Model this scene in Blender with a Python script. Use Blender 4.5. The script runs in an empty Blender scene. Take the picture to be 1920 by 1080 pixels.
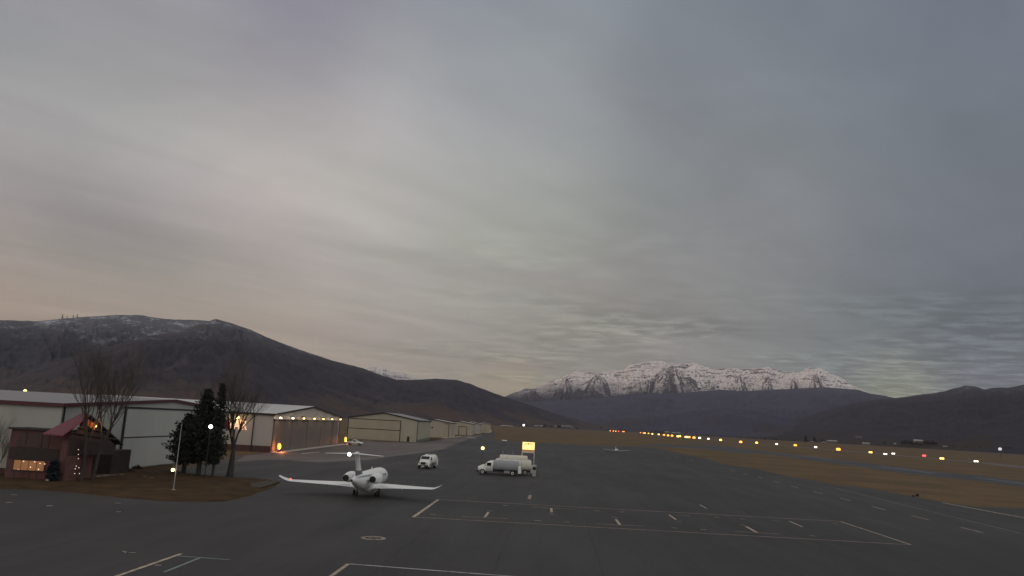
import bpy, math, random
import numpy as np
from mathutils import Vector, Matrix
R = math.radians
sc = bpy.context.scene
col = sc.collection
# ---------------------------------------------------------------- camera
FOC, PHI, TILT, CH = 1450.0, math.atan(.055), math.atan(255.1/1450), 10.0
cam_d = bpy.data.cameras.new('camera'); cam = bpy.data.objects.new('camera', cam_d); col.objects.link(cam)
cam_d.sensor_width = 36; cam_d.lens = 36*FOC/1920; cam_d.clip_start = .5; cam_d.clip_end = 60000
_ct, _st = math.cos(TILT), math.sin(TILT); _c, _s = math.cos(PHI), math.sin(PHI)
_F = Vector((0, _ct, _st)); _R0 = Vector((1, 0, 0)); _U0 = Vector((0, -_st, _ct))
_Rr = _c*_R0 + _s*_U0; _Ur = -_s*_R0 + _c*_U0
m = Matrix((( _Rr.x, _Ur.x, -_F.x, 0), (_Rr.y, _Ur.y, -_F.y, 0), (_Rr.z, _Ur.z, -_F.z, CH), (0, 0, 0, 1)))
cam.matrix_world = m
sc.camera = cam
def ray(x, y):
    dx, dy = x-960, y-540
    u = dx*_c+dy*_s; v = -dx*_s+dy*_c
    return Vector((u, FOC*_ct+v*_st, FOC*_st-v*_ct))
def G(x, y, z=0.0):
    r = ray(x, y); t = (z-CH)/r.z
    return Vector((r.x*t, r.y*t, z))
def atY(x, y, Y):
    r = ray(x, y); t = Y/r.y
    return Vector((r.x*t, Y, CH+r.z*t))
def atX(x, y, X):
    r = ray(x, y); t = X/r.x
    return Vector((X, r.y*t, CH+r.z*t))
# ---------------------------------------------------------------- light
SUN_EL, SUN_AZ = R(7), R(-100)          # azimuth from +Y, clockwise positive (seen from above)
sc.view_settings.view_transform = 'Standard'; sc.view_settings.look = 'None'
sc.view_settings.exposure = 0; sc.view_settings.gamma = 1
sun_d = bpy.data.lights.new('sun', 'SUN'); sun = bpy.data.objects.new('sun', sun_d); col.objects.link(sun)
sun_d.energy = .5; sun_d.angle = R(20); sun_d.color = (1, .72, .6)
sd = Vector((math.sin(SUN_AZ)*math.cos(SUN_EL), math.cos(SUN_AZ)*math.cos(SUN_EL), math.sin(SUN_EL)))
sun.rotation_euler = (-sd).to_track_quat('-Z', 'Y').to_euler()

def s2l(v):
    v /= 255.0
    return v/12.92 if v < .04045 else ((v+.055)/1.055)**2.4
def rgb(r, g, b): return (s2l(r), s2l(g), s2l(b))

class NT:
    """small helper to wire shader nodes"""
    def __init__(s, tree): s.t = tree; s.n = tree.nodes; s.l = tree.links
    def set(s, sock, v):
        if hasattr(v, 'is_output') or isinstance(v, bpy.types.NodeSocket): s.l.new(v, sock)
        elif v is not None:
            try: sock.default_value = v
            except Exception:
                sock.default_value = tuple(v)+(1,)
    def math(s, op, a, b=None, c=None, clamp=False):
        n = s.n.new('ShaderNodeMath'); n.operation = op; n.use_clamp = clamp
        s.set(n.inputs[0], a)
        if b is not None: s.set(n.inputs[1], b)
        if c is not None: s.set(n.inputs[2], c)
        return n.outputs[0]
    def vmath(s, op, a, b=None, sc_=None):
        n = s.n.new('ShaderNodeVectorMath'); n.operation = op
        s.set(n.inputs[0], a)
        if b is not None: s.set(n.inputs[1], b)
        if sc_ is not None: s.set(n.inputs['Scale'], sc_)
        return n.outputs['Value'] if op in ('DOT_PRODUCT', 'LENGTH', 'DISTANCE') else n.outputs[0]
    def noise(s, vec, scale, detail=4, rough=.55, dist=0.0):
        n = s.n.new('ShaderNodeTexNoise'); s.set(n.inputs['Vector'], vec)
        n.inputs['Scale'].default_value = scale; n.inputs['Detail'].default_value = detail
        n.inputs['Roughness'].default_value = rough; n.inputs['Distortion'].default_value = dist
        return n.outputs['Fac']
    def ramp(s, fac, a, b, lo=0.0, hi=1.0):
        n = s.n.new('ShaderNodeMapRange'); n.clamp = True; n.interpolation_type = 'SMOOTHSTEP'
        s.set(n.inputs['Value'], fac)
        n.inputs['From Min'].default_value = a; n.inputs['From Max'].default_value = b
        n.inputs['To Min'].default_value = lo; n.inputs['To Max'].default_value = hi
        return n.outputs[0]
    def mix(s, f, a, b):
        n = s.n.new('ShaderNodeMix'); n.data_type = 'RGBA'
        s.set(n.inputs[0], f); s.set(n.inputs[6], a); s.set(n.inputs[7], b)
        return n.outputs[2]
    def mapping(s, vec, scale=(1, 1, 1), rot=(0, 0, 0)):
        if any(rot):        # turn first, then stretch
            q = s.n.new('ShaderNodeMapping'); s.set(q.inputs[0], vec); q.inputs['Rotation'].default_value = rot; vec = q.outputs[0]
        n = s.n.new('ShaderNodeMapping'); s.set(n.inputs[0], vec); n.inputs['Scale'].default_value = scale
        return n.outputs[0]

w = bpy.data.worlds.new('World'); sc.world = w; w.use_nodes = True
nt = NT(w.node_tree); nt.n.clear()
tc = nt.n.new('ShaderNodeTexCoord'); D = tc.outputs['Generated']
# cloud colours at directions of the sky (sky dome colours, world directions)
SKY = [((60, 60), (134, 135, 143)), ((420, 60), (136, 136, 144)), ((900, 60), (131, 136, 145)), ((1400, 80), (115, 121, 130)), ((1850, 90), (108, 117, 129)),
 ((60, 280), (157, 155, 155)), ((330, 210), (155, 156, 156)), ((620, 300), (177, 174, 172)), ((900, 230), (155, 159, 160)), ((1300, 280), (128, 132, 137)), ((1750, 280), (116, 120, 128)),
 ((200, 400), (141, 142, 143)), ((450, 380), (186, 177, 172)), ((740, 400), (178, 177, 171)), ((110, 335), (163, 163, 161)), ((330, 320), (171, 171, 169)), ((330, 455), (141, 141, 139)), ((580, 440), (160, 158, 155)), ((1000, 430), (155, 157, 153)), ((1400, 430), (126, 130, 133)), ((1850, 430), (113, 118, 122)),
 ((30, 520), (163, 145, 127)), ((300, 500), (146, 138, 129)), ((640, 510), (158, 154, 147)), ((950, 540), (145, 143, 136)), ((1350, 560), (138, 137, 132)), ((1800, 560), (100, 107, 113)),
 ((100, 590), (174, 138, 108)), ((260, 560), (168, 142, 117)), ((450, 600), (172, 140, 110)), ((760, 650), (140, 129, 115)), ((1100, 650), (130, 125, 115)), ((1500, 660), (108, 114, 115)), ((1900, 680), (98, 107, 113)),
 ((950, 735), (158, 146, 122)), ((1690, 738), (140, 143, 118))]
pts = [(ray(*p).normalized(), tuple(a*b_ for a, b_ in zip(rgb(*c_), (1.08, 1.085, 1.09) if p[1] < 480 else (1.10, 1.09, 1.06))), 110 if p[1] < 720 else 1300) for p, c_ in SKY]
pts += [(ray(x, y).normalized(), tuple(a*1.07 for a in rgb(*c_)), 350) for x, y, c_ in ((400, 345, (184, 176, 172)), (480, 385, (192, 183, 177)), (560, 412, (183, 178, 171)), (300, 300, (170, 169, 168)), (680, 430, (178, 176, 169)),
        (200, 420, (138, 140, 142)), (300, 446, (136, 138, 138)), (420, 455, (145, 144, 142)), (90, 380, (146, 147, 149)), (900, 470, (166, 165, 157)), (560, 40, (126, 126, 137)), (1690, 540, (98, 104, 110)), (1860, 600, (92, 99, 108)))]
pts += [(Vector((0, .45, 1)).normalized(), (.34, .34, .36), 8), (Vector((-.9, -.3, .35)).normalized(), (.54, .50, .46), 8), (Vector((.9, -.2, .4)).normalized(), (.66, .66, .66), 8),
        (Vector((0, -.9, .3)).normalized(), (.62, .60, .58), 8), (Vector((0, -.3, 1)).normalized(), (.46, .46, .48), 8)]  # unseen sky overhead, beside and behind, brightened to light walls and paving
tot = None; accv = None
for d_, c_, k_ in pts:
    dt = nt.vmath('DOT_PRODUCT', D, tuple(d_))
    e = nt.math('EXPONENT', nt.math('MULTIPLY', nt.math('SUBTRACT', dt, 1.0), float(k_)))
    if k_ > 1000: e = nt.math('MULTIPLY', e, 2.2)
    if k_ == 350: e = nt.math('MULTIPLY', e, 2.0)
    if k_ < 10: e = nt.math('MULTIPLY', e, .02)
    v = nt.vmath('SCALE', tuple(c_), sc_=e)
    tot = e if tot is None else nt.math('ADD', tot, e)
    accv = v if accv is None else nt.vmath('ADD', accv, v)
base = nt.vmath('SCALE', accv, sc_=nt.math('DIVIDE', 1.0, tot))
# cloud sheet structure: direction projected on a flat cloud layer
sx = nt.n.new('ShaderNodeSeparateXYZ'); nt.l.new(D, sx.inputs[0])
zz = nt.math('ADD', nt.math('MAXIMUM', sx.outputs[2], 0.0), .045)
cb = nt.n.new('ShaderNodeCombineXYZ')
nt.l.new(nt.math('DIVIDE', sx.outputs[0], zz), cb.inputs[0]); nt.l.new(nt.math('DIVIDE', sx.outputs[1], zz), cb.inputs[1])
P = cb.outputs[0]
band = nt.noise(nt.mapping(P, (.55, .16, 1), (0, 0, R(48))), 1.6, 5, .5, .6)
wisp = nt.noise(nt.mapping(P, (1.5, .35, 1), (0, 0, R(44))), 2.4, 6, .55, .3)
rip = nt.noise(nt.mapping(P, (1.0, 1.35, 1), (0, 0, R(12))), 3.4, 6, .6, .25)
rip2 = nt.noise(nt.mapping(P, (.35, .45, 1)), 1.1, 3, .5)
lowz = nt.ramp(sx.outputs[2], .08, .30, 1, 0)
rightm = nt.ramp(sx.outputs[0], -.38, .35, .0, 1)
ripm = nt.math('MULTIPLY', nt.math('MULTIPLY', lowz, rightm), nt.ramp(rip2, .38, .6))
fac = nt.math('ADD', 1.0, nt.math('MULTIPLY', nt.math('SUBTRACT', band, .5), .60))
fac = nt.math('ADD', fac, nt.math('MULTIPLY', nt.math('SUBTRACT', wisp, .5), .20))
puff = nt.noise(nt.mapping(D, (1, 1, 2.2)), 3.6, 6, .55, .5)
fac = nt.math('ADD', fac, nt.math('MULTIPLY', nt.math('SUBTRACT', puff, .5), .34))
fac = nt.math('ADD', fac, nt.math('MULTIPLY', nt.ramp(rip, .40, .66, -.20, .42), ripm))
cloud = nt.vmath('SCALE', base, sc_=fac)
hs = nt.noise(nt.mapping(P, (.5, .5, 1)), 1.0, 2, .5)
tint = nt.mix(nt.ramp(hs, .35, .65), (1.02, .99, 1.02, 1), (.985, 1.005, .985, 1))
cloud = nt.vmath('MULTIPLY', cloud, tint)
sky = nt.n.new('ShaderNodeTexSky'); sky.sky_type = 'NISHITA'; sky.sun_disc = False
sky.sun_elevation = SUN_EL; sky.sun_rotation = SUN_AZ
bg1 = nt.n.new('ShaderNodeBackground'); nt.l.new(sky.outputs[0], bg1.inputs[0]); bg1.inputs[1].default_value = .06
bg2 = nt.n.new('ShaderNodeBackground'); nt.l.new(cloud, bg2.inputs[0]); bg2.inputs[1].default_value = 1.0
mx = nt.n.new('ShaderNodeMixShader'); mx.inputs[0].default_value = .94
nt.l.new(bg1.outputs[0], mx.inputs[1]); nt.l.new(bg2.outputs[0], mx.inputs[2])
wo = nt.n.new('ShaderNodeOutputWorld'); nt.l.new(mx.outputs[0], wo.inputs[0])
w.cycles.sampling_method = 'MANUAL'; w.cycles.sample_map_resolution = 512
try:
    sc.cycles.use_denoising = True; sc.cycles.denoiser = 'OPENIMAGEDENOISE'
    sc.cycles.max_bounces = 6; sc.cycles.volume_bounces = 1; sc.cycles.transparent_max_bounces = 8
except Exception: pass

# ---------------------------------------------------------------- helpers
def mat(name, c, rough=.8, var=.0, vscale=1.0, c2=None, metal=0.0, bump=0.0, bscale=5.0, emit=None, es=0.0, spec=None, stretch=(1, 1, 1), detail=5):
    M = bpy.data.materials.new(name); M.use_nodes = True
    t = NT(M.node_tree); b = t.n['Principled BSDF']
    b.inputs['Roughness'].default_value = rough; b.inputs['Metallic'].default_value = metal
    if spec is not None: b.inputs['Specular IOR Level'].default_value = spec
    tcn = t.n.new('ShaderNodeTexCoord'); O = tcn.outputs['Object']
    if c2 is None: c2 = tuple(x*(1-var) for x in c)
    v = t.mapping(O, stretch)
    if var or c2 != c:
        f = t.ramp(t.noise(v, vscale, detail, .6), .3, .7)
        t.l.new(t.mix(f, c+(1,), c2+(1,)), b.inputs['Base Color'])
    else: b.inputs['Base Color'].default_value = c+(1,)
    if bump:
        bn = t.n.new('ShaderNodeBump'); bn.inputs['Strength'].default_value = bump
        t.l.new(t.noise(v, bscale, 4), bn.inputs['Height']); t.l.new(bn.outputs[0], b.inputs['Normal'])
    if emit:
        b.inputs['Emission Color'].default_value = emit+(1,); b.inputs['Emission Strength'].default_value = es
        M.cycles.emission_sampling = 'NONE'
    return M
def corr(name, c, rough=.5, scale=3.2, var=.12, axis='X'):
    """ribbed metal cladding"""
    M = mat(name, c, rough, var, .12, stretch=(1, 1, .25))
    t = NT(M.node_tree); b = t.n['Principled BSDF']
    wv = t.n.new('ShaderNodeTexWave'); wv.bands_direction = 'DIAGONAL'; wv.inputs['Scale'].default_value = scale
    tcn = t.n.new('ShaderNodeTexCoord'); t.l.new(t.mapping(tcn.outputs['Object'], (1, 1, 0) if axis != 'Z' else (0, 0, 1)), wv.inputs[0])
    bn = t.n.new('ShaderNodeBump'); bn.inputs['Strength'].default_value = .5; bn.inputs['Distance'].default_value = .04
    t.l.new(wv.outputs['Fac'], bn.inputs['Height']); t.l.new(bn.outputs[0], b.inputs['Normal'])
    return M

class MB:
    def __init__(s): s.v = []; s.f = []; s.sm = []
    def add(s, vs, fs, smooth=False):
        o = len(s.v); s.v += [tuple(p) for p in vs]; s.f += [tuple(o+i for i in f) for f in fs]; s.sm += [smooth]*len(fs); return s
    def box(s, x0, y0, z0, x1, y1, z1):
        if x0 > x1: x0, x1 = x1, x0
        if y0 > y1: y0, y1 = y1, y0
        if z0 > z1: z0, z1 = z1, z0
        return s.add([(x0, y0, z0), (x1, y0, z0), (x1, y1, z0), (x0, y1, z0), (x0, y0, z1), (x1, y0, z1), (x1, y1, z1), (x0, y1, z1)],
              [(0, 3, 2, 1), (4, 5, 6, 7), (0, 1, 5, 4), (1, 2, 6, 5), (2, 3, 7, 6), (3, 0, 4, 7)])
    def ngon(s, pts): return s.add(pts, [tuple(range(len(pts)))])
    def loft(s, rings, closed=True, cap=True, smooth=True):
        n = len(rings[0]); vs = [p for r in rings for p in r]; fs = []
        for i in range(len(rings)-1):
            for j in range(n if closed else n-1):
                k = (j+1) % n
                fs.append((i*n+j, i*n+k, (i+1)*n+k, (i+1)*n+j))
        s.add(vs, fs, smooth)
        if cap and closed:
            s.add(rings[0], [tuple(range(n-1, -1, -1))]); s.add(rings[-1], [tuple(range(n))])
        return s
    def tube(s, pts, rad, n=8, smooth=True, cap=True):
        pts = [Vector(p) for p in pts]; rings = []
        tot_ = pts[-1]-pts[0]; ref = Vector((1, .02, 0)) if abs(tot_.z) > .6*tot_.length else Vector((0, 0, 1))
        for i, p in enumerate(pts):
            d = (pts[min(i+1, len(pts)-1)]-pts[max(i-1, 0)]).normalized()
            a = d.cross(ref)
            if a.length < .1: a = d.cross(Vector((0, 1, .3)))
            a.normalize(); b = d.cross(a)
            r = rad[i] if isinstance(rad, (list, tuple)) else rad
            rings.append([p+a*r*math.cos(2*math.pi*k/n)+b*r*math.sin(2*math.pi*k/n) for k in range(n)])
        return s.loft(rings, True, cap, smooth)
    def lathe_y(s, prof, n=24, cx=0, cz=0, sx_=1.0, smooth=True, cap=True):
        """prof: (y, r, zoff)"""
        rings = []
        for y, r, zo in prof:
            rings.append([(cx+r*sx_*math.cos(2*math.pi*k/n), y, cz+zo+r*math.sin(2*math.pi*k/n)) for k in range(n)])
        return s.loft(rings, True, cap, smooth)
    def ball(s, c, r, n=8, sq=1.0):
        rings = []
        for i in range(1, n):
            a = math.pi*i/n
            rings.append([(c[0]+r*math.sin(a)*math.cos(2*math.pi*k/(n*2)), c[1]+r*math.sin(a)*math.sin(2*math.pi*k/(n*2)), c[2]+r*sq*math.cos(a)) for k in range(n*2)])
        return s.loft(rings)
    def wheel(s, x, y, r, wdt, n=20):
        """wheel with its axle along X, resting on z=0"""
        rings = []
        for xx, rr in ((-wdt/2, r*.62), (-wdt/2, r*.93), (-wdt*.35, r), (wdt*.35, r), (wdt/2, r*.93), (wdt/2, r*.62)):
            rings.append([(x+xx, y+rr*math.cos(2*math.pi*k/n), r+rr*math.sin(2*math.pi*k/n)) for k in range(n)])
        return s.loft(rings)
    def build(s, name, m_, parent=None, loc=None, rz=0, org=None):
        if org is not None: s.v = [(a-org[0], b_-org[1], c_-org[2]) for a, b_, c_ in s.v]
        me = bpy.data.meshes.new(name); me.from_pydata(s.v, [], s.f); me.materials.append(m_)
        me.polygons.foreach_set('use_smooth', s.sm); me.validate(); me.update()
        o = bpy.data.objects.new(name, me); col.objects.link(o)
        if parent is not None: o.parent = parent
        if loc is not None: o.location = loc
        if rz: o.rotation_euler = (0, 0, rz)
        return o
def tag(o, label=None, cat=None, group=None, kind=None):
    if label: o['label'] = label
    if cat: o['category'] = cat
    if group: o['group'] = group
    if kind: o['kind'] = kind
    return o
def thing(name, label, cat, loc=(0, 0, 0), rz=0, group=None):
    o = bpy.data.objects.new(name, None); o.empty_display_size = .2; col.objects.link(o)
    o.location = loc; o.rotation_euler = (0, 0, rz); return tag(o, label, cat, group)
def copy_tree(o, parent=None):
    c_ = o.copy(); col.objects.link(c_); c_.parent = parent
    for ch in list(o.children): copy_tree(ch, c_)
    return c_
def struct(name, mb, m_): return tag(mb.build(name, m_), kind='structure')
def point_light(name, loc, energy, color, parent, radius=.15):
    d = bpy.data.lights.new(name, 'POINT'); d.energy = energy; d.color = color; d.shadow_soft_size = radius
    o = bpy.data.objects.new(name, d); col.objects.link(o); o.location = loc; o.parent = parent; return o

# ---------------------------------------------------------------- ground
M = {}
def ground_mat():
    m_ = bpy.data.materials.new('dry_grass'); m_.use_nodes = True; t = NT(m_.node_tree); b = t.n['Principled BSDF']
    g = t.n.new('ShaderNodeNewGeometry'); p = g.outputs['Position']
    a = t.noise(p, .035, 8, .62); c_ = t.noise(t.mapping(p, (.05, .012, 1), (0, 0, R(4))), 1.0, 5, .55); f = t.noise(p, .9, 3, .6)
    big = t.noise(t.mapping(p, (.0009, .0016, 1)), 1.0, 4, .5)
    k = t.mix(t.ramp(a, .35, .68), (.185, .120, .062, 1), (.108, .070, .036, 1))
    k = t.mix(t.ramp(c_, .42, .62, 0, .6), k, (.115, .088, .042, 1))
    k = t.mix(t.ramp(f, .35, .7, 0, .35), k, (.066, .045, .028, 1))
    sep = t.n.new('ShaderNodeSeparateXYZ'); t.l.new(p, sep.inputs[0])
    far = t.ramp(sep.outputs[1], 900, 2500)
    k = t.mix(t.math('MULTIPLY', far, t.ramp(big, .4, .62)), k, (.105, .078, .058, 1))
    t.l.new(k, b.inputs['Base Color']); b.inputs['Roughness'].default_value = .95; b.inputs['Specular IOR Level'].default_value = .15
    bn = t.n.new('ShaderNodeBump'); bn.inputs['Strength'].default_value = .6; t.l.new(f, bn.inputs['Height']); t.l.new(bn.outputs[0], b.inputs['Normal'])
    return m_
def asphalt_mat(name, base, var=.16, seams=True):
    m_ = bpy.data.materials.new(name); m_.use_nodes = True; t = NT(m_.node_tree); b = t.n['Principled BSDF']
    g = t.n.new('ShaderNodeNewGeometry'); p = g.outputs['Position']
    a = t.noise(p, .022, 6, .6); s_ = t.noise(t.mapping(p, (.22, .03, 1), (0, 0, R(3.7))), 1.0, 6, .65); f = t.noise(p, 2.2, 4, .7)
    sp = t.noise(p, .35, 5, .75)
    lo = tuple(x*(1-var*1.3) for x in base)+(1,); hi = tuple(x*(1+var) for x in base)+(1,)
    k = t.mix(t.ramp(a, .36, .64), lo, hi)
    k = t.mix(t.ramp(s_, .45, .68, 0, .4), k, lo)
    k = t.mix(t.ramp(f, .55, .75, 0, .2), k, tuple(x*1.25 for x in base)+(1,))
    k = t.mix(t.ramp(sp, .64, .76, 0, .3), k, tuple(x*.7 for x in base)+(1,))
    if seams:   # sealed paving joints every few metres along the lanes
        sep = t.n.new('ShaderNodeSeparateXYZ'); t.l.new(t.mapping(p, (1, 1, 1), (0, 0, R(3.7))), sep.inputs[0])
        wob = t.math('MULTIPLY', t.math('SUBTRACT', t.noise(p, .25, 3), .5), .5)
        fr = t.math('FRACT', t.math('DIVIDE', t.math('ADD', sep.outputs[0], wob), 7.6))
        ln = t.ramp(t.math('ABSOLUTE', t.math('SUBTRACT', fr, .5)), .004, .012, .55, 0)
        k = t.mix(ln, k, tuple(x*.5 for x in base)+(1,))
    t.l.new(k, b.inputs['Base Color']); 
    t.l.new(t.ramp(s_, .3, .7, .68, .78), b.inputs['Roughness']); b.inputs['Specular IOR Level'].default_value = .30
    bn = t.n.new('ShaderNodeBump'); bn.inputs['Strength'].default_value = .25; t.l.new(f, bn.inputs['Height']); t.l.new(bn.outputs[0], b.inputs['Normal'])
    return m_
M['grass'] = ground_mat()
M['asphalt'] = asphalt_mat('asphalt', (.047, .0445, .0425), .14)
M['runway'] = asphalt_mat('runway_asphalt', (.056, .057, .061), seams=False)
M['road'] = asphalt_mat('road_asphalt', (.115, .105, .10), seams=False)
M['pad'] = asphalt_mat('concrete_pad', (.135, .112, .098), .12)  # concrete colour browned for the orange lamp glow falling on it
M['pad2'] = asphalt_mat('worn_concrete', (.15, .132, .118), .1)
M['lawn'] = mat('lawn', (.088, .052, .025), .95, vscale=.35, c2=(.046, .031, .016), bump=.5, bscale=3, spec=.1)
M['paint_white'] = mat('paint_white', (.60, .58, .56), .7, .55, 1.8)
M['paint_cream'] = mat('paint_cream', (.60, .48, .36), .7, .5, 1.4)
M['paint_faded'] = mat('paint_faded', (.44, .35, .28), .8, .45, 1.0)
M['paint_blue'] = mat('paint_blue', (.24, .29, .295), .7, .4, 1.5)
M['paint_runway'] = mat('paint_runway', (.26, .30, .34), .7, .5, .3)

g = MB(); N = 24
xs = np.linspace(-26000, 26000, N); ys = np.linspace(-3000, 26000, N)
g.add([(x, y, 0) for y in ys for x in xs], [(j*N+i, j*N+i+1, (j+1)*N+i+1, (j+1)*N+i) for j in range(N-1) for i in range(N-1)])
struct('ground', g, M['grass'])
def ragged(P, amp, step, seed=1):
    rd = random.Random(seed); out = []
    for i, p in enumerate(P):
        q = P[(i+1) % len(P)]; L = (q-p).length; n = max(1, min(40, int(L/step))); d = (q-p).normalized(); nn = Vector((d.y, -d.x, 0))
        for k in range(n): out.append(p.lerp(q, k/n)+(nn*rd.uniform(-amp, amp) if k else Vector((0, 0, 0))))
    return out
def sheet(name, px, z, m_, amp=0):
    P = [G(*q) if len(q) == 2 else Vector(q) for q in px]
    if amp: P = ragged(P, amp, 3.0)
    b = MB(); b.ngon([(p.x, p.y, z) for p in P])
    return struct(name, b, m_)
apron_px = [(-900, 4, 0), (-140, 4, 0), (-84, 86, 0), (0, 917), (60, 918), (140, 924), (230, 934), (330, 941), (420, 941), (470, 930), (527, 905), (440, 896), (360, 890), (352, 884)]
apron = [(-700, -400, 0), (-75, -400, 0), (-75, 88, 0), (0, 917), (60, 918), (140, 924), (230, 934), (330, 941), (420, 941), (470, 930), (500, 919), (527, 905), (500, 899), (440, 896), (360, 890), (330, 883),
         (-57.8, 171, 0), (-57.2, 330, 0), (760, 829), (800, 827), (860, 820), (905, 813.5), (925, 810), (932, 813), (926, 820), (930, 825), (960, 827), (1100, 834.5), (1183, 837), (1207, 838), (1240, 842), (1280, 851), (1308, 857), (1333, 862.5), (1358, 870),
         (1420, 879), (1458, 888.5), (1497, 897), (1560, 908), (1640, 917), (1700, 929), (1760, 940), (1830, 950), (1920, 954), (2200, 965), (120, -20, 0), (120, -400, 0)]
sheet('apron', apron[1:], .012, M['asphalt'], .3)
sheet('concrete_pad', [(-56.9, 182, 0), (-56.9, 281, 0), (-57.5, 342, 0), (700, 828.5), (760, 829.5), (800, 828), (860, 821), (905, 814.5), (900, 818), (880, 823), (850, 834), (835, 839), (760, 848), (690, 855), (640, 859), (560, 862), (500, 862), (440, 866), (-56.9, 176, 0)], .018, M['pad'])
sheet('concrete_strip', [(540, 864), (640, 859), (690, 855.5), (760, 848.5), (822, 838.8), (842, 840), (800, 848), (730, 857), (690, 862), (600, 867)], .024, M['pad2'])
# runway and highway
def ribbon(name, px, width, z, m_):
    c_ = [G(*p) for p in px]; b = MB(); L = []; Rr = []
    for i, p in enumerate(c_):
        d = (c_[min(i+1, len(c_)-1)]-c_[max(i-1, 0)]).normalized(); n_ = Vector((d.y, -d.x, 0))*width/2
        L.append((p.x-n_.x, p.y-n_.y, z)); Rr.append((p.x+n_.x, p.y+n_.y, z))
    k = len(c_); b.add(L+Rr, [(i, i+1, k+i+1, k+i) for i in range(k-1)])
    return struct(name, b, m_)
sheet('runway', [(1290, 828), (1400, 842), (1467, 850), (1550, 859), (1640, 870), (1751, 884), (1833, 891.5), (1920, 903), (2150, 930), (2150, 944), (1920, 914), (1833, 901.5), (1751, 894.5), (1640, 880), (1550, 867), (1467, 855.5), (1400, 847.5), (1290, 831)], .014, M['runway'])
sheet('taxiway', [(1180, 836), (1240, 832), (1330, 838), (1420, 849), (1400, 851), (1320, 842), (1240, 838)], .013, M['runway'])
ROAD = [(1180, 810.2), (1200, 812), (1225, 814.6), (1250, 817.2), (1310, 822.8), (1390, 829.8), (1490, 837.6), (1571, 844.3), (1632, 849.6), (1765, 861), (1830, 866.5), (1920, 876), (2100, 895)]
ribbon('highway', ROAD, 26, .016, M['road'])

def line(name, a, b_, wdt, m_, z=.022, ext=0):
    p, q = G(*a), G(*b_); d = (q-p).normalized(); q = q+d*ext; n_ = Vector((d.y, -d.x, 0))*wdt/2
    b = MB(); b.add([(p.x-n_.x, p.y-n_.y, z), (q.x-n_.x, q.y-n_.y, z), (q.x+n_.x, q.y+n_.y, z), (p.x+n_.x, p.y+n_.y, z)], [(0, 1, 2, 3)])
    return struct(name, b, m_)
pc, pw, pf, pb = M['paint_cream'], M['paint_white'], M['paint_faded'], M['paint_blue']
LN = [((775, 970), (822, 937), .26, pc), ((822, 937), (1575, 978), .2, pf), ((775, 970), (1708, 1022), .18, pf), ((1575, 978), (1708, 1022), .2, pf),
 ((653, 1058), (622, 1080), .2, pc, 12), ((653, 1058), (940, 1080), .17, pw, 25), ((340, 1039), (222, 1080), .2, pc, 12), ((330, 1043), (432, 1050.5), .16, pb), ((374, 1047), (307, 1074), .16, pb), ((290, 1060.5), (302, 1061), .15, pf),
 ((866.3, 969), (953.5, 973), .14, pf), ((909, 970.3), (915.8, 960.7), .2, pc), ((912.4, 957.8), (923.6, 958.6), .2, pf),
 ((996.5, 950.8), (1072, 955.2), .16, pf), ((1033.5, 952.9), (1034.3, 961.2), .2, pc), ((1028.5, 964.3), (1039.5, 965.1), .2, pf),
 ((1117.6, 982.6), (1206, 987), .14, pf), ((1154.6, 974.2), (1162.4, 984.6), .2, pc), ((1146.8, 970.3), (1158, 970.8), .2, pf),
 ((805.6, 964.6), (817.3, 965.1), .25, pf), ((942.6, 947.9), (952, 948.4), .3, pf), ((1001.7, 976), (1014.7, 976.6), .25, pf), ((1056.4, 978.9), (1068, 979.7), .25, pf), ((1114.5, 958), (1125.4, 958.6), .28, pf), ((1161.9, 960.2), (1171.8, 960.4), .28, pf),
 ((992, 936), (994.4, 928.6), .3, pf), ((1271, 966), (1294, 968.2), .16, pf), ((1254.6, 965.7), (1267.4, 974.8), .18, pc), ((1269, 978), (1278, 978.8), .2, pf),
 ((1376.8, 996.7), (1463.5, 1002), .14, pf), ((1398.6, 987.5), (1420.5, 999.6), .24, pc), ((1387.7, 984.3), (1396.8, 985.4), .22, pf), ((1480, 977.7), (1504.4, 988.3), .22, pf), ((1446.8, 976.2), (1465, 977.7), .16, pf),
 ((1258.3, 990), (1270, 990.8), .22, pf), ((1313.7, 993), (1325, 994), .22, pf), ((1338.5, 969.7), (1348.3, 970.8), .22, pf), ((1388.4, 973.3), (1396.8, 974.4), .22, pf), ((1518.2, 1004.7), (1530, 1005.8), .22, pf), ((1562.7, 981.3), (1570, 982.4), .22, pf),
 ((1312, 946.7), (1325.7, 954), .2, pf), ((1767, 942.7), (1918, 971), .34, pc, 8), ((1566, 916), (1913, 1000), .12, pf),
 ((21, 928), (33, 928.5), .28, pf), ((11, 943), (23, 942), .28, pf), ((87, 949), (99, 949), .28, pw), ((215, 943.5), (226, 944), .28, pf), ((217, 960), (227, 960), .28, pf),
 ((229, 1034), (241, 1037), .15, pf), ((241, 1037), (254, 1037), .15, pf), ((233, 1038), (241, 1036), .12, pf),
 ((564.7, 851), (599.4, 847.8), .6, pw), ((605, 846), (655, 848.5), .5, pf), ((640, 851), (655, 852), .5, pf), ((660, 832), (700, 834), .6, pf), ((744, 832), (770, 833), .8, pf), ((752, 837), (783, 839.5), .6, pf), ((1330, 858), (1337, 859), .5, pf), ((1267, 856), (1273, 856.8), .5, pf), ((1293, 863), (1300, 864), .5, pf), ((1317, 870), (1323, 870.5), .45, pf)]
for L in LN: line('apron_marking', L[0], L[1], L[2]*1.4, L[3], .032, L[4] if len(L) > 4 else 0)
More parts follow.
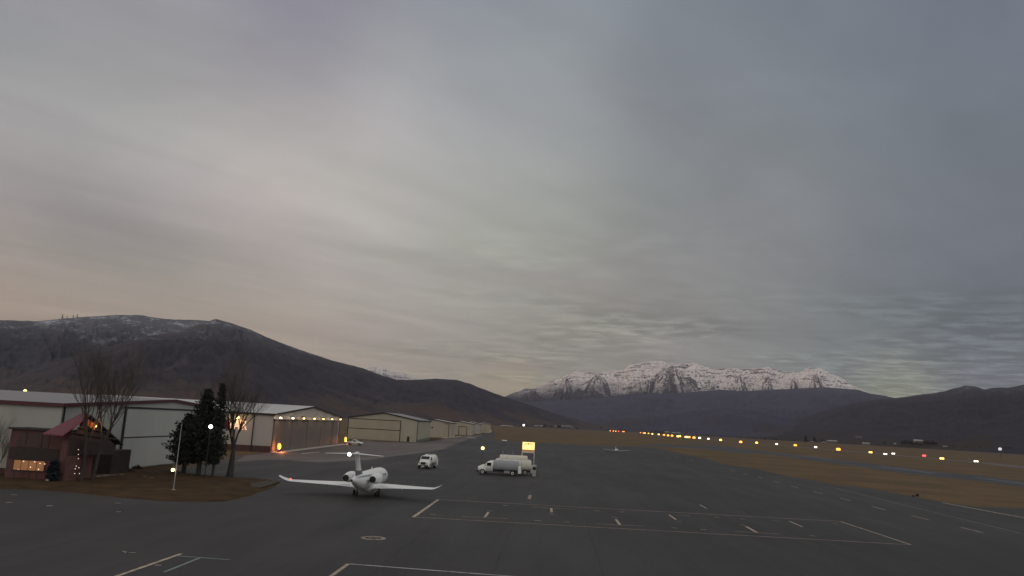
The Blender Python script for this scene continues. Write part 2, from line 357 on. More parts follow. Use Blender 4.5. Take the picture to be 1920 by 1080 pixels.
for x, y in [(1375, 883), (1399, 889), (1426, 896), (1457, 904), (1490, 913), (1534, 924), (1585, 936.5), (1647, 953), (1725, 971), (1821.5, 994)]:
    p = G(x, y); d = Vector((.064, 1, 0)).normalized()*2.6; n_ = Vector((d.y, -d.x, 0)).normalized()*.17
    b = MB(); b.add([tuple(p-d-n_), tuple(p+d-n_), tuple(p+d+n_), tuple(p-d+n_)], [(0, 3, 2, 1)])
    for i in range(4): b.v[i] = (b.v[i][0], b.v[i][1], .032)
    struct('taxi_marking', b, pf)
line('runway_marking', (1450, 848.5), (1560, 861.5), 1.2, M['paint_runway'], .026); line('runway_marking', (1653, 874.5), (1751, 887.5), 1.4, M['paint_runway'], .026); line('runway_marking', (1832, 896), (1935, 908.5), 1.4, M['paint_runway'], .026)
b = MB(); ccc = G(700, 1009.5); n = 48
for r0, r1 in ((1.05, .72), (.42, .3)):
    b.add([(ccc.x+r*math.cos(2*math.pi*k/n), ccc.y+r*math.sin(2*math.pi*k/n), .032) for r in (r1, r0) for k in range(n)], [(k, n+k, n+(k+1) % n, (k+1) % n) for k in range(n)])
struct('round_marking', b, M['paint_faded'])
# lawn island with kerb-less soft edge
isl = [(0, 917.5), (60, 918), (140, 924), (230, 934), (330, 941), (420, 941), (470, 930), (500, 919), (527, 905), (500, 899), (440, 895.5), (360, 889.5), (330, 881), (-57.6, 138, 0), (-57.6, 104, 0), (-75, 100, 0), (-75, 88, 0)]
P_ = [G(*q) if len(q) == 2 else Vector(q) for q in isl]
P_ = ragged(P_, .28, 1.6, 4); b = MB(); cen = Vector((-52, 108, 0)); n = len(P_)
b.add([(p.x, p.y, .02) for p in P_]+[(p.x+(cen.x-p.x)*.09, p.y+(cen.y-p.y)*.09, .16) for p in P_], [(i, n+i, n+(i+1) % n, (i+1) % n) for i in range(n)]+[tuple(range(n, 2*n))])
struct('lawn_island', b, M['lawn'])

# ---------------------------------------------------------------- mountains
rs = np.random.RandomState(7)
PERM = rs.rand(256, 256)
def vnoise(x, y):
    xi = np.floor(x).astype(int); yi = np.floor(y).astype(int); fx = x-xi; fy = y-yi
    fx = fx*fx*(3-2*fx); fy = fy*fy*(3-2*fy)
    a = PERM[xi % 256, yi % 256]; b_ = PERM[(xi+1) % 256, yi % 256]; c_ = PERM[xi % 256, (yi+1) % 256]; d = PERM[(xi+1) % 256, (yi+1) % 256]
    return (a*(1-fx)+b_*fx)*(1-fy)+(c_*(1-fx)+d*fx)*fy
def fbm(x, y, o=5, ridge=False, g_=.5):
    s_ = 0; a = 1; t_ = 0
    for i in range(o):
        v = vnoise(x+17.3*i, y+9.1*i)
        if ridge: v = 1-abs(2*v-1)
        s_ = s_+a*v; t_ += a; a *= g_; x = x*2.03; y = y*2.03
    return s_/t_
def range_mesh(name, prof, d0, d1, m_, nx=420, ny=70, amp=.25, gfreq=.035, rough=.0, power=1.2, back=1.5, seed=0, spur=1.0, terr=0.0, pyr=()):
    """a mountain range: columns by bearing, rows from its foot (distance d0) over its crest (d1) to the back"""
    px = np.array([p[0] for p in prof], float); py = np.array([p[1] for p in prof], float)
    X = np.linspace(px[0], px[-1], nx); Y = np.interp(X, px, py)
    az = []; el = []
    for x, y in zip(X, Y):
        r = ray(x, y); az.append(math.atan2(r.x, r.y)); el.append(r.z/math.hypot(r.x, r.y))
    az = np.array(az); el = np.array(el)
    D0 = np.interp(X, d0[0], d0[1]); D1 = np.interp(X, d1[0], d1[1])
    crest_jit = rough*(fbm(X*.11+seed, X*0+3.3+seed, 4)-.5)
    H = np.maximum(CH+(el+crest_jit)*D1, 1.0)
    sv = np.concatenate([np.linspace(0, 1, ny), np.linspace(1, back, 10)[1:]])
    S, XX = np.meshgrid(sv, X, indexing='ij')
    HH = np.broadcast_to(H, S.shape)
    up = np.clip(S, 0, 1)
    warp = 6*fbm(XX*gfreq*.6+seed, S*2.5+seed, 3)
    gl = fbm(XX*gfreq+warp*.35+seed*1.7, S*2.2+seed, 6, True, .55)
    gl2 = fbm(XX*gfreq*.4+seed*3.1, S*1.3+seed*2, 3)
    shape = up**power
    env = 4*up*(1-up)*(.4+.6*up)
    z = HH*(shape*(1+0*S)+env*amp*spur*(gl-.62)+env*amp*.7*(gl2-.5))
    if terr: 
        q = z/HH*terr; z = HH*((np.floor(q)+np.clip((q-np.floor(q))*2.2-.6, 0, 1))/terr*.55+z/HH*.45)
    z = np.minimum(z, HH*(.02+.98*up**.8))
    DDp = D0+(D1-D0)*S
    rock = np.zeros_like(z)
    for ax, ay, sa, wl, wr, bs in pyr:      # buttress peaks standing in front of the crest
        ja = int(np.argmin(abs(X-ax))); r = ray(ax, ay); Da = D0[ja]+(D1[ja]-D0[ja])*sa
        za = CH+r.z/math.hypot(r.x, r.y)*Da
        dx = XX-ax+24*(fbm(XX*.05+seed, S*3+ax, 3)-.5); ds = sa-S
        side = np.where(dx < 0, -dx/wl, dx/wr); fr = np.maximum(ds, 0)/bs
        dd = np.where(ds > 0, np.sqrt(side**2+fr**2+.0001), side+np.maximum(-ds, 0)*1.2)
        ang = np.arctan2(dx/((wl+wr)/2), np.maximum(ds/bs, -.3))
        rib = fbm(ang*3.2+ax, dd*.8+seed, 4, True, .6)-.6
        zp = za*(1-.52*dd)+za*.15*rib*np.clip(dd*2, 0, 1)
        gul = fbm(ang*4.5+ax*.7, dd*.9+seed, 3, True, .6)
        rk = np.clip(.36+.22*dd-2.4*np.clip(gul-.60, 0, 1)+1.0*np.clip(.52-gul, 0, 1), 0, 1)*np.clip(dd*5, .35, 1)
        rock = np.where(zp > z, rk, rock); z = np.maximum(z, zp)
    fine = fbm(XX*gfreq*5+seed, S*26+seed, 4, True)-.6
    z = z+HH*.045*fine*env*2
    b_ = S > 1
    z = np.where(b_, HH*(1-(S-1)*1.3-(gl-.5)*.1*(S-1)), z)
    z = np.where(S <= 1e-6, -3, z)
    st = fbm(XX*.012+seed, z*.024+1.2*fbm(XX*.03, S*4, 3)+seed, 4, False, .55); brk = fbm(XX*.09+seed, z*.01+seed, 3)
    strata = np.clip(1.25-np.abs(st-.52)*34, 0, 1)*np.clip((brk-.34)*9, 0, 1)
    rock = np.maximum(rock, strata*np.clip((1.0-np.abs(S-.95)*1.0), 0, 1)*.95)
    # keep the crest the highest line seen from the valley
    DD = D0+(D1-D0)*S
    lim = CH+(HH-CH)/np.broadcast_to(D1, S.shape)*DD*(1-.015*(1-up))
    z = np.where((S < 1), np.minimum(z, lim), z)
    AZ = np.broadcast_to(az, S.shape)
    vx = np.sin(AZ)*DD; vy = np.cos(AZ)*DD
    V = np.stack([vx, vy, z], -1).reshape(-1, 3)
    nr = len(sv); b = MB()
    idx = np.arange(nr*nx).reshape(nr, nx)
    F = np.stack([idx[:-1, :-1], idx[:-1, 1:], idx[1:, 1:], idx[1:, :-1]], -1).reshape(-1, 4)
    b.v = [tuple(v) for v in V.tolist()]; b.f = [tuple(f) for f in F.tolist()]; b.sm = [True]*len(b.f)
    o = struct(name, b, m_)
    at = o.data.attributes.new('rock', 'FLOAT', 'POINT')
    if len(at.data) == rock.size: at.data.foreach_set('value', rock.reshape(-1).astype(np.float32))
    return o

def hill_mat(name, ca, cb_, cc, snow0, snow1, snow_amt, nscale=.004, tan_z=0, snowc=(.62, .64, .68), rocky=False):
    m_ = bpy.data.materials.new(name); m_.use_nodes = True; t = NT(m_.node_tree); b = t.n['Principled BSDF']
    g = t.n.new('ShaderNodeNewGeometry'); p = g.outputs['Position']; sp = t.n.new('ShaderNodeSeparateXYZ'); t.l.new(p, sp.inputs[0]); z = sp.outputs[2]
    sn = t.n.new('ShaderNodeSeparateXYZ'); t.l.new(g.outputs['Normal'], sn.inputs[0]); nz = sn.outputs[2]
    a = t.noise(p, nscale, 7, .62); f = t.noise(p, nscale*7, 5, .7); l = t.noise(p, nscale*.3, 3, .5)
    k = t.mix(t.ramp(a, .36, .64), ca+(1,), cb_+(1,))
    zt = t.math('ADD', z, t.math('MULTIPLY', t.math('SUBTRACT', a, .5), 260.0))
    k = t.mix(t.math('MULTIPLY', t.ramp(zt, tan_z+20, tan_z*.3, 0, 1), t.ramp(l, .4, .6)), k, cc+(1,)) if tan_z else k
    k = t.mix(t.ramp(f, .5, .72, 0, .5), k, tuple(x*.45 for x in ca)+(1,))
    zs = t.math('ADD', z, t.math('MULTIPLY', t.math('SUBTRACT', a, .5), (snow1-snow0)*1.1))
    hgt = t.ramp(zs, snow0, snow1)
    if rocky:
        # bare rock of the buttresses and of the flat lying cliff bands
        ra = t.n.new('ShaderNodeAttribute'); ra.attribute_name = 'rock'
        rk = t.math('ADD', t.math('ADD', ra.outputs['Fac'], .30), t.math('MULTIPLY', t.math('SUBTRACT', f, .5), 2.6))
        steep = t.math('ADD', nz, t.math('MULTIPLY', t.math('SUBTRACT', f, .5), .4))
        sm = t.math('MULTIPLY', hgt, t.math('MULTIPLY', t.ramp(rk, .34, .66, 1, .06), t.ramp(steep, .30, .52, .25, 1)))
    else:
        dap = t.ramp(t.math('ADD', t.math('MULTIPLY', f, .6), t.math('MULTIPLY', a, .5)), .53, .68)
        sm = t.math('MULTIPLY', t.math('MULTIPLY', hgt, t.ramp(nz, .6, .9, .4, 1)), t.math('MAXIMUM', t.math('MULTIPLY', dap, 1.0), .22))
    sm = t.math('MULTIPLY', sm, snow_amt)
    k = t.mix(sm, k, snowc+(1,))
    t.l.new(k, b.inputs['Base Color']); b.inputs['Roughness'].default_value = .95; b.inputs['Specular IOR Level'].default_value = .1
    bn = t.n.new('ShaderNodeBump'); bn.inputs['Strength'].default_value = .7; bn.inputs['Distance'].default_value = 12
    t.l.new(f, bn.inputs['Height']); t.l.new(bn.outputs[0], b.inputs['Normal'])
    return m_
HL = hill_mat('brush_hill', (.068, .062, .071), (.046, .043, .054), (.098, .070, .060), 230, 540, .56, .006, 110)
HB = hill_mat('snow_dusted_hill', (.070, .068, .076), (.050, .050, .058), (.10, .075, .06), 250, 560, .66, .005, 120)
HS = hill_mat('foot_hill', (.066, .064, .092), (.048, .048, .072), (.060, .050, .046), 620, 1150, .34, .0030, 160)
HR = hill_mat('right_hill', (.044, .041, .054), (.030, .030, .043), (.045, .036, .030), 430, 760, .34, .0035, 90)
HT = hill_mat('snow_peak', (.055, .053, .064), (.034, .034, .044), (.05, .045, .045), 560, 1250, .95, .0026, 0, (.86, .78, .73), True)

BH = [(-400, 640), (-250, 615), (-100, 604), (0, 600), (70, 602), (120, 597), (160, 594), (215, 590.5), (265, 590.5), (300, 597), (330, 599), (370, 600), (405, 603), (450, 620), (520, 665), (600, 720)]
range_mesh('back_hill', BH, ([-400, 600], [2600, 3600]), ([-400, 600], [5200, 6000]), HB, 460, 90, .30, .016, .0010, 1.1, seed=61.0)
NH = [(-260, 800), (-100, 748), (0, 712), (60, 694), (150, 664), (200, 651), (240, 641), (280, 629), (305, 626), (335, 622), (370, 609), (405, 598), (430, 605), (470, 618), (500, 632), (560, 655), (620, 675), (680, 690), (712, 703), (745, 712), (780, 712), (815, 710), (855, 712), (880, 719), (910, 731), (940, 742), (980, 755), (1020, 768), (1060, 781), (1100, 792), (1150, 802), (1190, 808)]
range_mesh('near_hill', NH, ([-260, 500, 900, 1190], [1500, 2200, 3800, 6200]), ([-260, 500, 900, 1190], [3400, 4400, 5600, 7600]), HL, 560, 100, .36, .014, .0010, 1.1, seed=3.0, spur=1.2)
FH = [(820, 770), (920, 757), (1000, 753), (1050, 751), (1100, 747), (1130, 745), (1180, 739), (1250, 738), (1300, 735), (1350, 731), (1400, 733), (1440, 731), (1480, 729), (1540, 726), (1580, 728), (1610, 731), (1632, 738), (1660, 742), (1680, 747), (1760, 760), (1900, 780)]
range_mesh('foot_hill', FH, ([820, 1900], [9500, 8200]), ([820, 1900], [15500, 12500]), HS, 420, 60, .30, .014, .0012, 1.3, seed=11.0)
TP = [(880, 770), (900, 757), (945, 744), (965, 736), (975, 733), (985, 728), (1000, 729), (1010, 725), (1022, 722), (1030, 716), (1050, 710), (1060, 704), (1070, 701), (1080, 695.5), (1095, 698), (1110, 697), (1120, 702), (1130, 697.5), (1150, 695), (1170, 693), (1178, 686), (1190, 678), (1210, 678.5), (1230, 676.5), (1246, 677), (1250, 683), (1262, 681), (1275, 681.5), (1290, 681), (1300, 679.5), (1308, 681.5), (1318, 686), (1328, 688), (1338, 692), (1345, 694), (1360, 690), (1380, 690.5), (1400, 691.5), (1430, 689), (1445, 688), (1455, 693), (1475, 698), (1500, 697.5), (1510, 691.5), (1520, 688.5), (1540, 691), (1555, 699), (1575, 707), (1600, 723), (1630, 738), (1660, 752), (1720, 775)]
range_mesh('snow_mountain', TP, ([880, 1720], [15000, 15000]), ([880, 1720], [20500, 20500]), HT, 860, 170, .20, .022, .0013, .85, seed=21.0, spur=1.1, terr=7,
  pyr=[(1117, 702, .72, 62, 40, .55), (1062, 706, .8, 40, 30, .6), (1000, 731, .7, 30, 36, .5), (1262, 684, .74, 92, 60, .6), (1232, 705, .6, 50, 40, .5), (1205, 716, .5, 60, 30, .5), (1392, 701, .74, 26, 22, .45), (1432, 703, .7, 22, 30, .45), (1492, 708, .66, 30, 26, .45), (1532, 700, .75, 26, 40, .5), (1345, 716, .6, 30, 30, .45)])
LP = [(600, 740), (650, 706), (672, 693), (690, 689), (700, 686.5), (708, 687), (716, 690), (728, 693), (735, 699), (745, 697), (752, 700), (762, 702), (775, 708), (790, 716), (830, 740), (860, 760)]
range_mesh('far_snow_peak', LP, ([600, 860], [16000, 16000]), ([600, 860], [21500, 21500]), HT, 220, 110, .4, .05, .0018, .95, seed=33.0, terr=10)
RH = [(1380, 812), (1430, 800), (1480, 788), (1540, 772), (1600, 756), (1650, 748), (1680, 746.5), (1700, 744), (1730, 739), (1745, 738), (1770, 733.5), (1790, 728), (1810, 723), (1828, 724), (1845, 730.5), (1860, 727.5), (1875, 727), (1890, 726.5), (1920, 721), (2000, 716), (2100, 722), (2300, 740)]
range_mesh('right_hill', RH, ([1380, 2300], [6200, 3000]), ([1380, 2300], [10500, 7600]), HR, 420, 80, .34, .011, .0011, 1.15, seed=41.0)
VH = [(1040, 803), (1100, 793), (1180, 782), (1240, 779), (1300, 772), (1360, 764), (1420, 770), (1480, 786), (1560, 812), (1600, 826)]
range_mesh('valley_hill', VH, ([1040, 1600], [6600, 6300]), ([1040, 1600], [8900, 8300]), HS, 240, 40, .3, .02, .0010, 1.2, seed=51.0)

# ---------------------------------------------------------------- hangars
M['h_grey'] = corr('grey_green_cladding', (.42, .425, .39), .55)
M['h_white'] = corr('pale_cladding', (.43, .39, .355), .55)
M['h_tan'] = corr('tan_cladding', (.40, .37, .285), .6)
M['h_tan2'] = corr('beige_cladding', (.42, .375, .30), .6)
M['roof_white'] = corr('pale_metal_roof', (.55, .55, .52), .45, 2.0)
M['roof_grey'] = corr('grey_metal_roof', (.25, .235, .245), .5, 2.0)
M['trim_red'] = mat('dark_red_trim', (.085, .018, .022), .5, .3, 2)
M['trim_dark'] = mat('dark_trim', (.018, .016, .016), .6)
M['seam'] = mat('door_seam', (.03, .028, .026), .8)
M['door_brown'] = corr('brown_grey_door', (.165, .135, .115), .6, 2.2)
M['door_tan'] = corr('tan_door', (.39, .355, .255), .6, 1.2)
M['door_grey'] = corr('grey_door', (.43, .435, .40), .6, 1.2)
M['wains'] = mat('red_brown_base', (.09, .045, .04), .8, .3, 1)
M['concrete'] = mat('concrete', (.58, .52, .46), .85, .25, .6)
M['metal'] = mat('galvanised_metal', (.35, .35, .36), .4, .15, 4, metal=.6)
M['black'] = mat('black_rubber', (.012, .012, .013), .7, .2, 5)
M['glass'] = mat('dark_glass', (.012, .014, .016), .08, spec=.6)
M['white_paint'] = mat('white_vehicle_paint', (.87, .88, .82), .3, .06, 1.5)
M['white_paint2'] = mat('cream_vehicle_paint', (.70, .68, .58), .35, .08, 1.2)

def hangar(name, label, x0, x1, y0, y1, eave, ridge, axis, wall, roof, trim, group='metal hangars beside the apron', rp=None):
    org = ((x0+x1)/2, (y0+y1)/2, 0)
    t = thing(name, label, 'hangar', org, 0, group)
    mx_, my_ = (x0+x1)/2, (y0+y1)/2
    if rp: my_ = rp
    ef = ridge-(ridge-eave)*(y1-my_)/(my_-y0) if axis == 'X' else eave
    b = MB()
    if axis == 'X':
        b.ngon([(x1, y0, 0), (x1, y1, 0), (x1, y1, ef), (x1, my_, ridge), (x1, y0, eave)]); b.ngon([(x0, y1, 0), (x0, y0, 0), (x0, y0, eave), (x0, my_, ridge), (x0, y1, ef)])
        b.ngon([(x0, y0, 0), (x1, y0, 0), (x1, y0, eave), (x0, y0, eave)]); b.ngon([(x1, y1, 0), (x0, y1, 0), (x0, y1, ef), (x1, y1, ef)])
    else:
        b.ngon([(x0, y0, 0), (x1, y0, 0), (x1, y0, eave), (mx_, y0, ridge), (x0, y0, eave)]); b.ngon([(x1, y1, 0), (x0, y1, 0), (x0, y1, eave), (mx_, y1, ridge), (x1, y1, eave)])
        b.ngon([(x1, y0, 0), (x1, y1, 0), (x1, y1, eave), (x1, y0, eave)]); b.ngon([(x0, y1, 0), (x0, y0, 0), (x0, y0, eave), (x0, y1, eave)])
    b.build('wall', wall, t, org=org)
    o_ = .35; th = .16; r = MB(); f = MB()
    def slab(a, b_, c_, d):     # a,b eave line; c,d ridge line
        lo = [a, b_, c_, d]; hi = [(p[0], p[1], p[2]+th) for p in lo]
        r.add([tuple(p) for p in lo+hi], [(0, 1, 2, 3), (7, 6, 5, 4), (0, 4, 5, 1), (1, 5, 6, 2), (2, 6, 7, 3), (3, 7, 4, 0)])
    if axis == 'X':
        sl = (ridge-eave)/(my_-y0)
        for s_, ye in ((-1, y0-o_), (1, y1+o_)):
            ze = (eave if s_ < 0 else ef)-sl*o_+.01
            slab((x0-o_, ye, ze), (x1+o_, ye, ze), (x1+o_, my_, ridge+.01), (x0-o_, my_, ridge+.01))
            f.box(x0-o_, ye-.06*(1 if s_ < 0 else -1), ze-.32, x1+o_+.02, ye, ze+th+.02)
            for xe in (x1+o_,):
                f.add([(xe, ye, ze-.3), (xe+.08, ye, ze-.3), (xe+.08, my_, ridge-.3), (xe, my_, ridge-.3), (xe, ye, ze+th+.03), (xe+.08, ye, ze+th+.03), (xe+.08, my_, ridge+th+.03), (xe, my_, ridge+th+.03)],
                      [(0, 1, 2, 3), (4, 5, 6, 7), (0, 1, 5, 4), (1, 2, 6, 5), (2, 3, 7, 6), (3, 0, 4, 7)])
    else:
        sl = (ridge-eave)/(mx_-x0)
        for s_, xe in ((-1, x0-o_), (1, x1+o_)):
            ze = eave-sl*o_+.01
            slab((xe, y0-o_, ze), (xe, y1+o_, ze), (mx_, y1+o_, ridge+.01), (mx_, y0-o_, ridge+.01))
            f.box(xe, y0-o_-.02, ze-.3, xe+(.06 if s_ > 0 else -.06), y1+o_, ze+th+.02)
            ye = y0-o_
            f.add([(xe, ye-.08, ze-.3), (xe, ye, ze-.3), (mx_, ye, ridge-.3), (mx_, ye-.08, ridge-.3), (xe, ye-.08, ze+th+.03), (xe, ye, ze+th+.03), (mx_, ye, ridge+th+.03), (mx_, ye-.08, ridge+th+.03)],
                  [(0, 1, 2, 3), (4, 5, 6, 7), (0, 1, 5, 4), (1, 2, 6, 5), (2, 3, 7, 6), (3, 0, 4, 7)])
    r.build('roof', roof, t, org=org); f.build('trim', trim, t, org=org)
    return t, org
def on_x(t, org, name, X, ya, yb, za, zb, m_, dp=.1):
    b = MB(); b.box(X, ya, za, X+dp, yb, zb); return b.build(name, m_, t, org=org)
def on_y(t, org, name, Y, xa, xb, za, zb, m_, dp=.1):
    b = MB(); b.box(xa, Y-dp, za, xb, Y, zb); return b.build(name, m_, t, org=org)

# near grey hangar: gable end turned to the apron, one folding door in view
XH = -57.9
z1e = atY(60, 755.5, 103).z; z1r = atX(322, 751.5, XH).z
h1, o1 = hangar('aircraft_hangar', 'nearest grey hangar with dark red roof trim, behind the red-roofed lodge', -122, XH, 103, 151, z1e, z1r+.1, 'X', M['h_grey'], M['roof_grey'], M['trim_red'], rp=137)
dy0 = atX(230, 800, XH).y; dzt = atX(236, 762, XH).z; dy1 = 149; dzm = atX(233, 820.6, XH).z
d1 = on_x(h1, o1, 'door', XH, dy0+.3, dy1, .15, dzt-.2, M['door_grey'], .08)
b = MB(); X = XH
b.box(X+.02, dy0-.1, 0, X+.22, dy0+.35, dzt); b.box(X+.02, dy1-.1, 0, X+.2, dy1+.3, dzt); b.box(X+.02, dy0+.35, dzt-.28, X+.2, dy1-.1, dzt)
b.build('door_frame', M['trim_dark'], h1, org=o1)
on_x(h1, o1, 'door_seam', XH+.08, dy0+.35, dy1-.1, dzm-.09, dzm+.09, M['trim_dark'], .04)
on_x(h1, o1, 'downspout', XH+.02, 103.3, 103.55, 0, z1e-.1, M['trim_dark'], .14)
on_y(h1, o1, 'base_strip', 103, -122, XH-.02, .0, .9, M['wains'], .06)
for k in range(2): MB().box(-78-k*2.4, 111, z1e+.35, -77.4-k*2.4, 112, z1e+1.1).build('roof_vent', M['trim_dark'], h1, org=o1)

# lit hangar
XB = -56.9
z2e = atX(506, 776.5, XB).z; z2r = atX(584, 762.5, XB).z; yb0, yb1 = 194.0, 272.0
h2, o2 = hangar('aircraft_hangar', 'pale hangar with seven lamps over its wide sliding door', -120, XB, yb0, yb1, z2e, z2r, 'X', M['h_white'], M['roof_white'], M['trim_dark'])
da = atX(512.5, 800, XB).y; db = atX(633, 800, XB).y; dzt = atX(520, 788, XB).z
np_ = 9
for k in range(np_):
    ya = da+(db-da)*k/np_; yb = da+(db-da)*(k+1)/np_
    on_x(h2, o2, 'door_panel', XB+(.03 if k % 2 else .14), ya-.1, yb+.1, .12, dzt, M['door_brown'], .09)
b = MB(); b.box(XB+.02, da-.6, dzt+.01, XB+.55, db+.6, dzt+.3); b.build('door_track', M['trim_dark'], h2, org=o2)
b = MB(); b.box(XB+.3, da-1, .02, XB+2.6, db+4, .1); b.build('door_strip', M['concrete'], h2, org=o2)  # pale strip on the ground along the foot of the door
on_y(h2, o2, 'base_strip', yb0, -120, XB-.02, 0, 1.5, M['wains'], .08)
for xx in (-66.2, -61.8): on_y(h2, o2, 'downspout', yb0, xx, xx+.2, 0, z2e-.25, M['trim_dark'], .18)
on_x(h2, o2, 'downspout', XB+.01, yb1-.6, yb1-.3, 0, z2e-.1, M['trim_dark'], .15)
M['bulb'] = mat('warm_lamp', (1, .8, .5), .5, emit=(1, .60, .16), es=3)
M['bulb_w'] = mat('white_lamp', (1, .95, .85), .5, emit=(1, .76, .46), es=4)
M['glow'] = mat('amber_lantern', (1, .5, .15), .5, emit=(1, .30, .03), es=3.0)
zl = atX(564, 784, XB).z
for i, px in enumerate((519.7, 543, 564, 584, 601, 618, 633.7)):
    y = atX(px, 784, XB).y
    words = ['first', 'second', 'third', 'fourth', 'fifth', 'sixth', 'seventh'][i]
    t = thing('wall_lamp', words+' round lamp from the left in the row over the lit hangar door', 'lamp', (XB, y, zl), 0, 'lamps over the hangar door')
    b = MB(); b.tube([(.0, 0, .35), (.5, 0, .45), (.8, 0, .3)], .05, 6); b.lathe_y([(-.2, .3, 0), (-.1, .33, 0)], 12, .8, .2); b.build('bracket', M['trim_dark'], t)
    b = MB(); b.ball((.85, 0, 0), .31, 6); b.build('globe', M['bulb_w'] if i in (0, 1) else M['bulb'], t)
    point_light('lamp_light', (1.35, 0, -.1), 55, (1, .74, .5), t)
# lit letters on the side wall
M['letter'] = mat('lit_letter', (.9, .7, .5), .5, emit=(1, .52, .30), es=.62)
M['emblem'] = mat('dark_red_emblem', (.11, .012, .016), .5)
def text_mesh(s_, size, m_, parent, loc, rot, ext=.05, name='lettering'):
    cu = bpy.data.curves.new('lettering', 'FONT'); cu.body = s_; cu.size = size; cu.extrude = ext; cu.offset = size*.022
    o = bpy.data.objects.new('tmp', cu); col.objects.link(o)
    me = bpy.data.meshes.new_from_object(o, depsgraph=bpy.context.evaluated_depsgraph_get()); bpy.data.objects.remove(o); bpy.data.curves.remove(cu)
    me.materials.clear(); me.materials.append(m_)
    q = bpy.data.objects.new(name, me); col.objects.link(q); q.parent = parent; q.location = loc; q.rotation_euler = rot; return q
sA = atY(403, 803, yb0); sB = atY(463.5, 803, yb0); zt_ = atY(430, 787, yb0).z; sz = (zt_-sA.z)/.70
sg = thing('wall_sign', 'lit orange lettering with dark red emblem on the pale hangar side wall', 'sign', (sA.x, yb0-.1, sA.z))
L_ = sB.x-sA.x
def letters(s_, u0, u1):
    o = text_mesh(s_, sz, M['letter'], sg, (0, -.05, .05), (R(90), 0, 0)); xs_ = [v.co.x for v in o.data.vertices]
    k = L_*(u1-u0)/(max(xs_)-min(xs_)); o.scale = (k, 1, 1); o.location.x = L_*u0-min(xs_)*k
letters('OK', 0, .23); letters('3', .43, .52); letters('AIR', .58, 1.0)
b = MB(); b.box(L_*.245, -.12, .05, L_*.42, .0, sz*.72); b.build('emblem', M['emblem'], sg)
lg = atY(448, 783, yb0)
t = thing('wall_lamp', 'single yellow lamp over the lit lettering behind the bare tree', 'lamp', (lg.x, yb0, lg.z))
b = MB(); b.tube([(0, 0, .3), (0, -.5, .4), (0, -.7, .2)], .05, 6); b.build('bracket', M['trim_dark'], t)
b = MB(); b.ball((0, -.7, 0), .38, 6); b.build('globe', M['bulb'], t); point_light('lamp_light', (0, -1.3, -.2), 120, (1, .62, .25), t)
for px, py, lab, hh in ((502, 847, 'left', 2.2), (640.5, 832, 'right', 2.4)):
    p = G(px, py); p.x = max(p.x, XB+1.2)
    t = thing('amber_lantern', 'tall glowing amber light at the %s end of the lit hangar door' % lab, 'lamp', (p.x, p.y, .02), 0, 'amber lights at the hangar door')
    b = MB(); b.box(-.3, -.3, 0, .3, .3, .25); b.box(-.06, -.06, .25, .06, .06, .7); b.build('stand', M['trim_dark'], t)
    b = MB(); b.lathe_y([(0, .1, 0)], 4); b = MB()
    b.loft([[(r*math.cos(k*math.pi/6), r*math.sin(k*math.pi/6), z) for k in range(12)] for z, r in ((.7, .2), (.9, .34), (hh*.7, .44), (hh*.9, .36), (hh, .12))]); b.build('lens', M['glow'], t)
    point_light('lantern_light', (.9, -.4, .9), 380, (1, .26, .07), t, .3)

# tan hangar with the folding door facing us, and the row behind it
def gable_hangar(label, Y, Y2, pxl, pxr, pxpeak, eave_px, peak_px, wall, roof, door=None, seam=None):
    x1 = atY(*eave_px, Y).x; ze = atY(*eave_px, Y).z; pk = atY(*peak_px, Y); x0 = 2*pk.x-x1
    return hangar('aircraft_hangar', label, x0, x1, Y, Y2, ze, pk.z, 'Y', wall, roof, M['trim_dark'])+(x0, x1, ze)
h3, o3, a3, b3, e3 = gable_hangar('tan hangar with a two-panel folding door, beside the white pickup', 345, 405, 0, 0, 0, (784.5, 788.6), (721, 773.8), M['h_tan'], M['roof_grey'])
xl = atY(653, 800, 345).x; xr = atY(750.5, 800, 345).x; zt = atY(700, 786, 345).z-.1; zm = atY(700, 804.5, 345).z
b = MB(); b.box(xl, 344.9, .3, xr, 345-.02, zt); b.build('door', M['door_tan'], h3, org=o3)
b = MB(); b.box(xl-.25, 344.8, 0, xl+.05, 344.98, zt+.1); b.box(xr-.05, 344.8, 0, xr+.25, 344.98, zt+.1); b.box(xl+.05, 344.8, zt-.15, xr-.05, 344.98, zt+.12); b.build('door_frame', M['seam'], h3, org=o3)
b = MB(); b.box(xl+.05, 344.83, zm-.14, xr-.05, 344.89, zm+.12); b.build('door_seam', M['seam'], h3, org=o3)
xd = atY(765.5, 820, 345).x
b = MB(); b.box(xd-.5, 344.9, .1, xd+.5, 344.99, 2.3); b.build('side_door', M['trim_dark'], h3, org=o3)
b = MB(); b.box(b3-.2, 344.85, 0, b3+.05, 344.98, e3-.3); b.build('downspout', M['seam'], h3, org=o3)
b = MB(); b.box(b3+.02, 345.2, 0, b3+.1, 404.5, 1.1); b.build('base_strip', mat('grey_green_base', (.16, .17, .13), .9, .2, 1), h3, org=o3)  # darker grey-green strip along the foot of the side wall
h4, o4, a4, b4, e4 = gable_hangar('small beige hangar just past the tan one, dark utility post at its wall', 468, 506, 0, 0, 0, (847, 793), (813, 786.5), M['h_tan2'], M['roof_white'])
b = MB(); xa, xb_ = atY(832, 800, 468).x, atY(841.5, 800, 468).x; zt = atY(836, 795, 468).z
b.box(xa, 467.9, .2, xb_, 467.99, zt); b.build('door', M['door_tan'], h4, org=o4)
b = MB(); b.box(xb_, 467.8, 0, xb_+.3, 467.99, zt); b.box(xa-.2, 467.8, zt, xb_+.3, 467.99, zt+.25); b.build('door_frame', M['seam'], h4, org=o4)
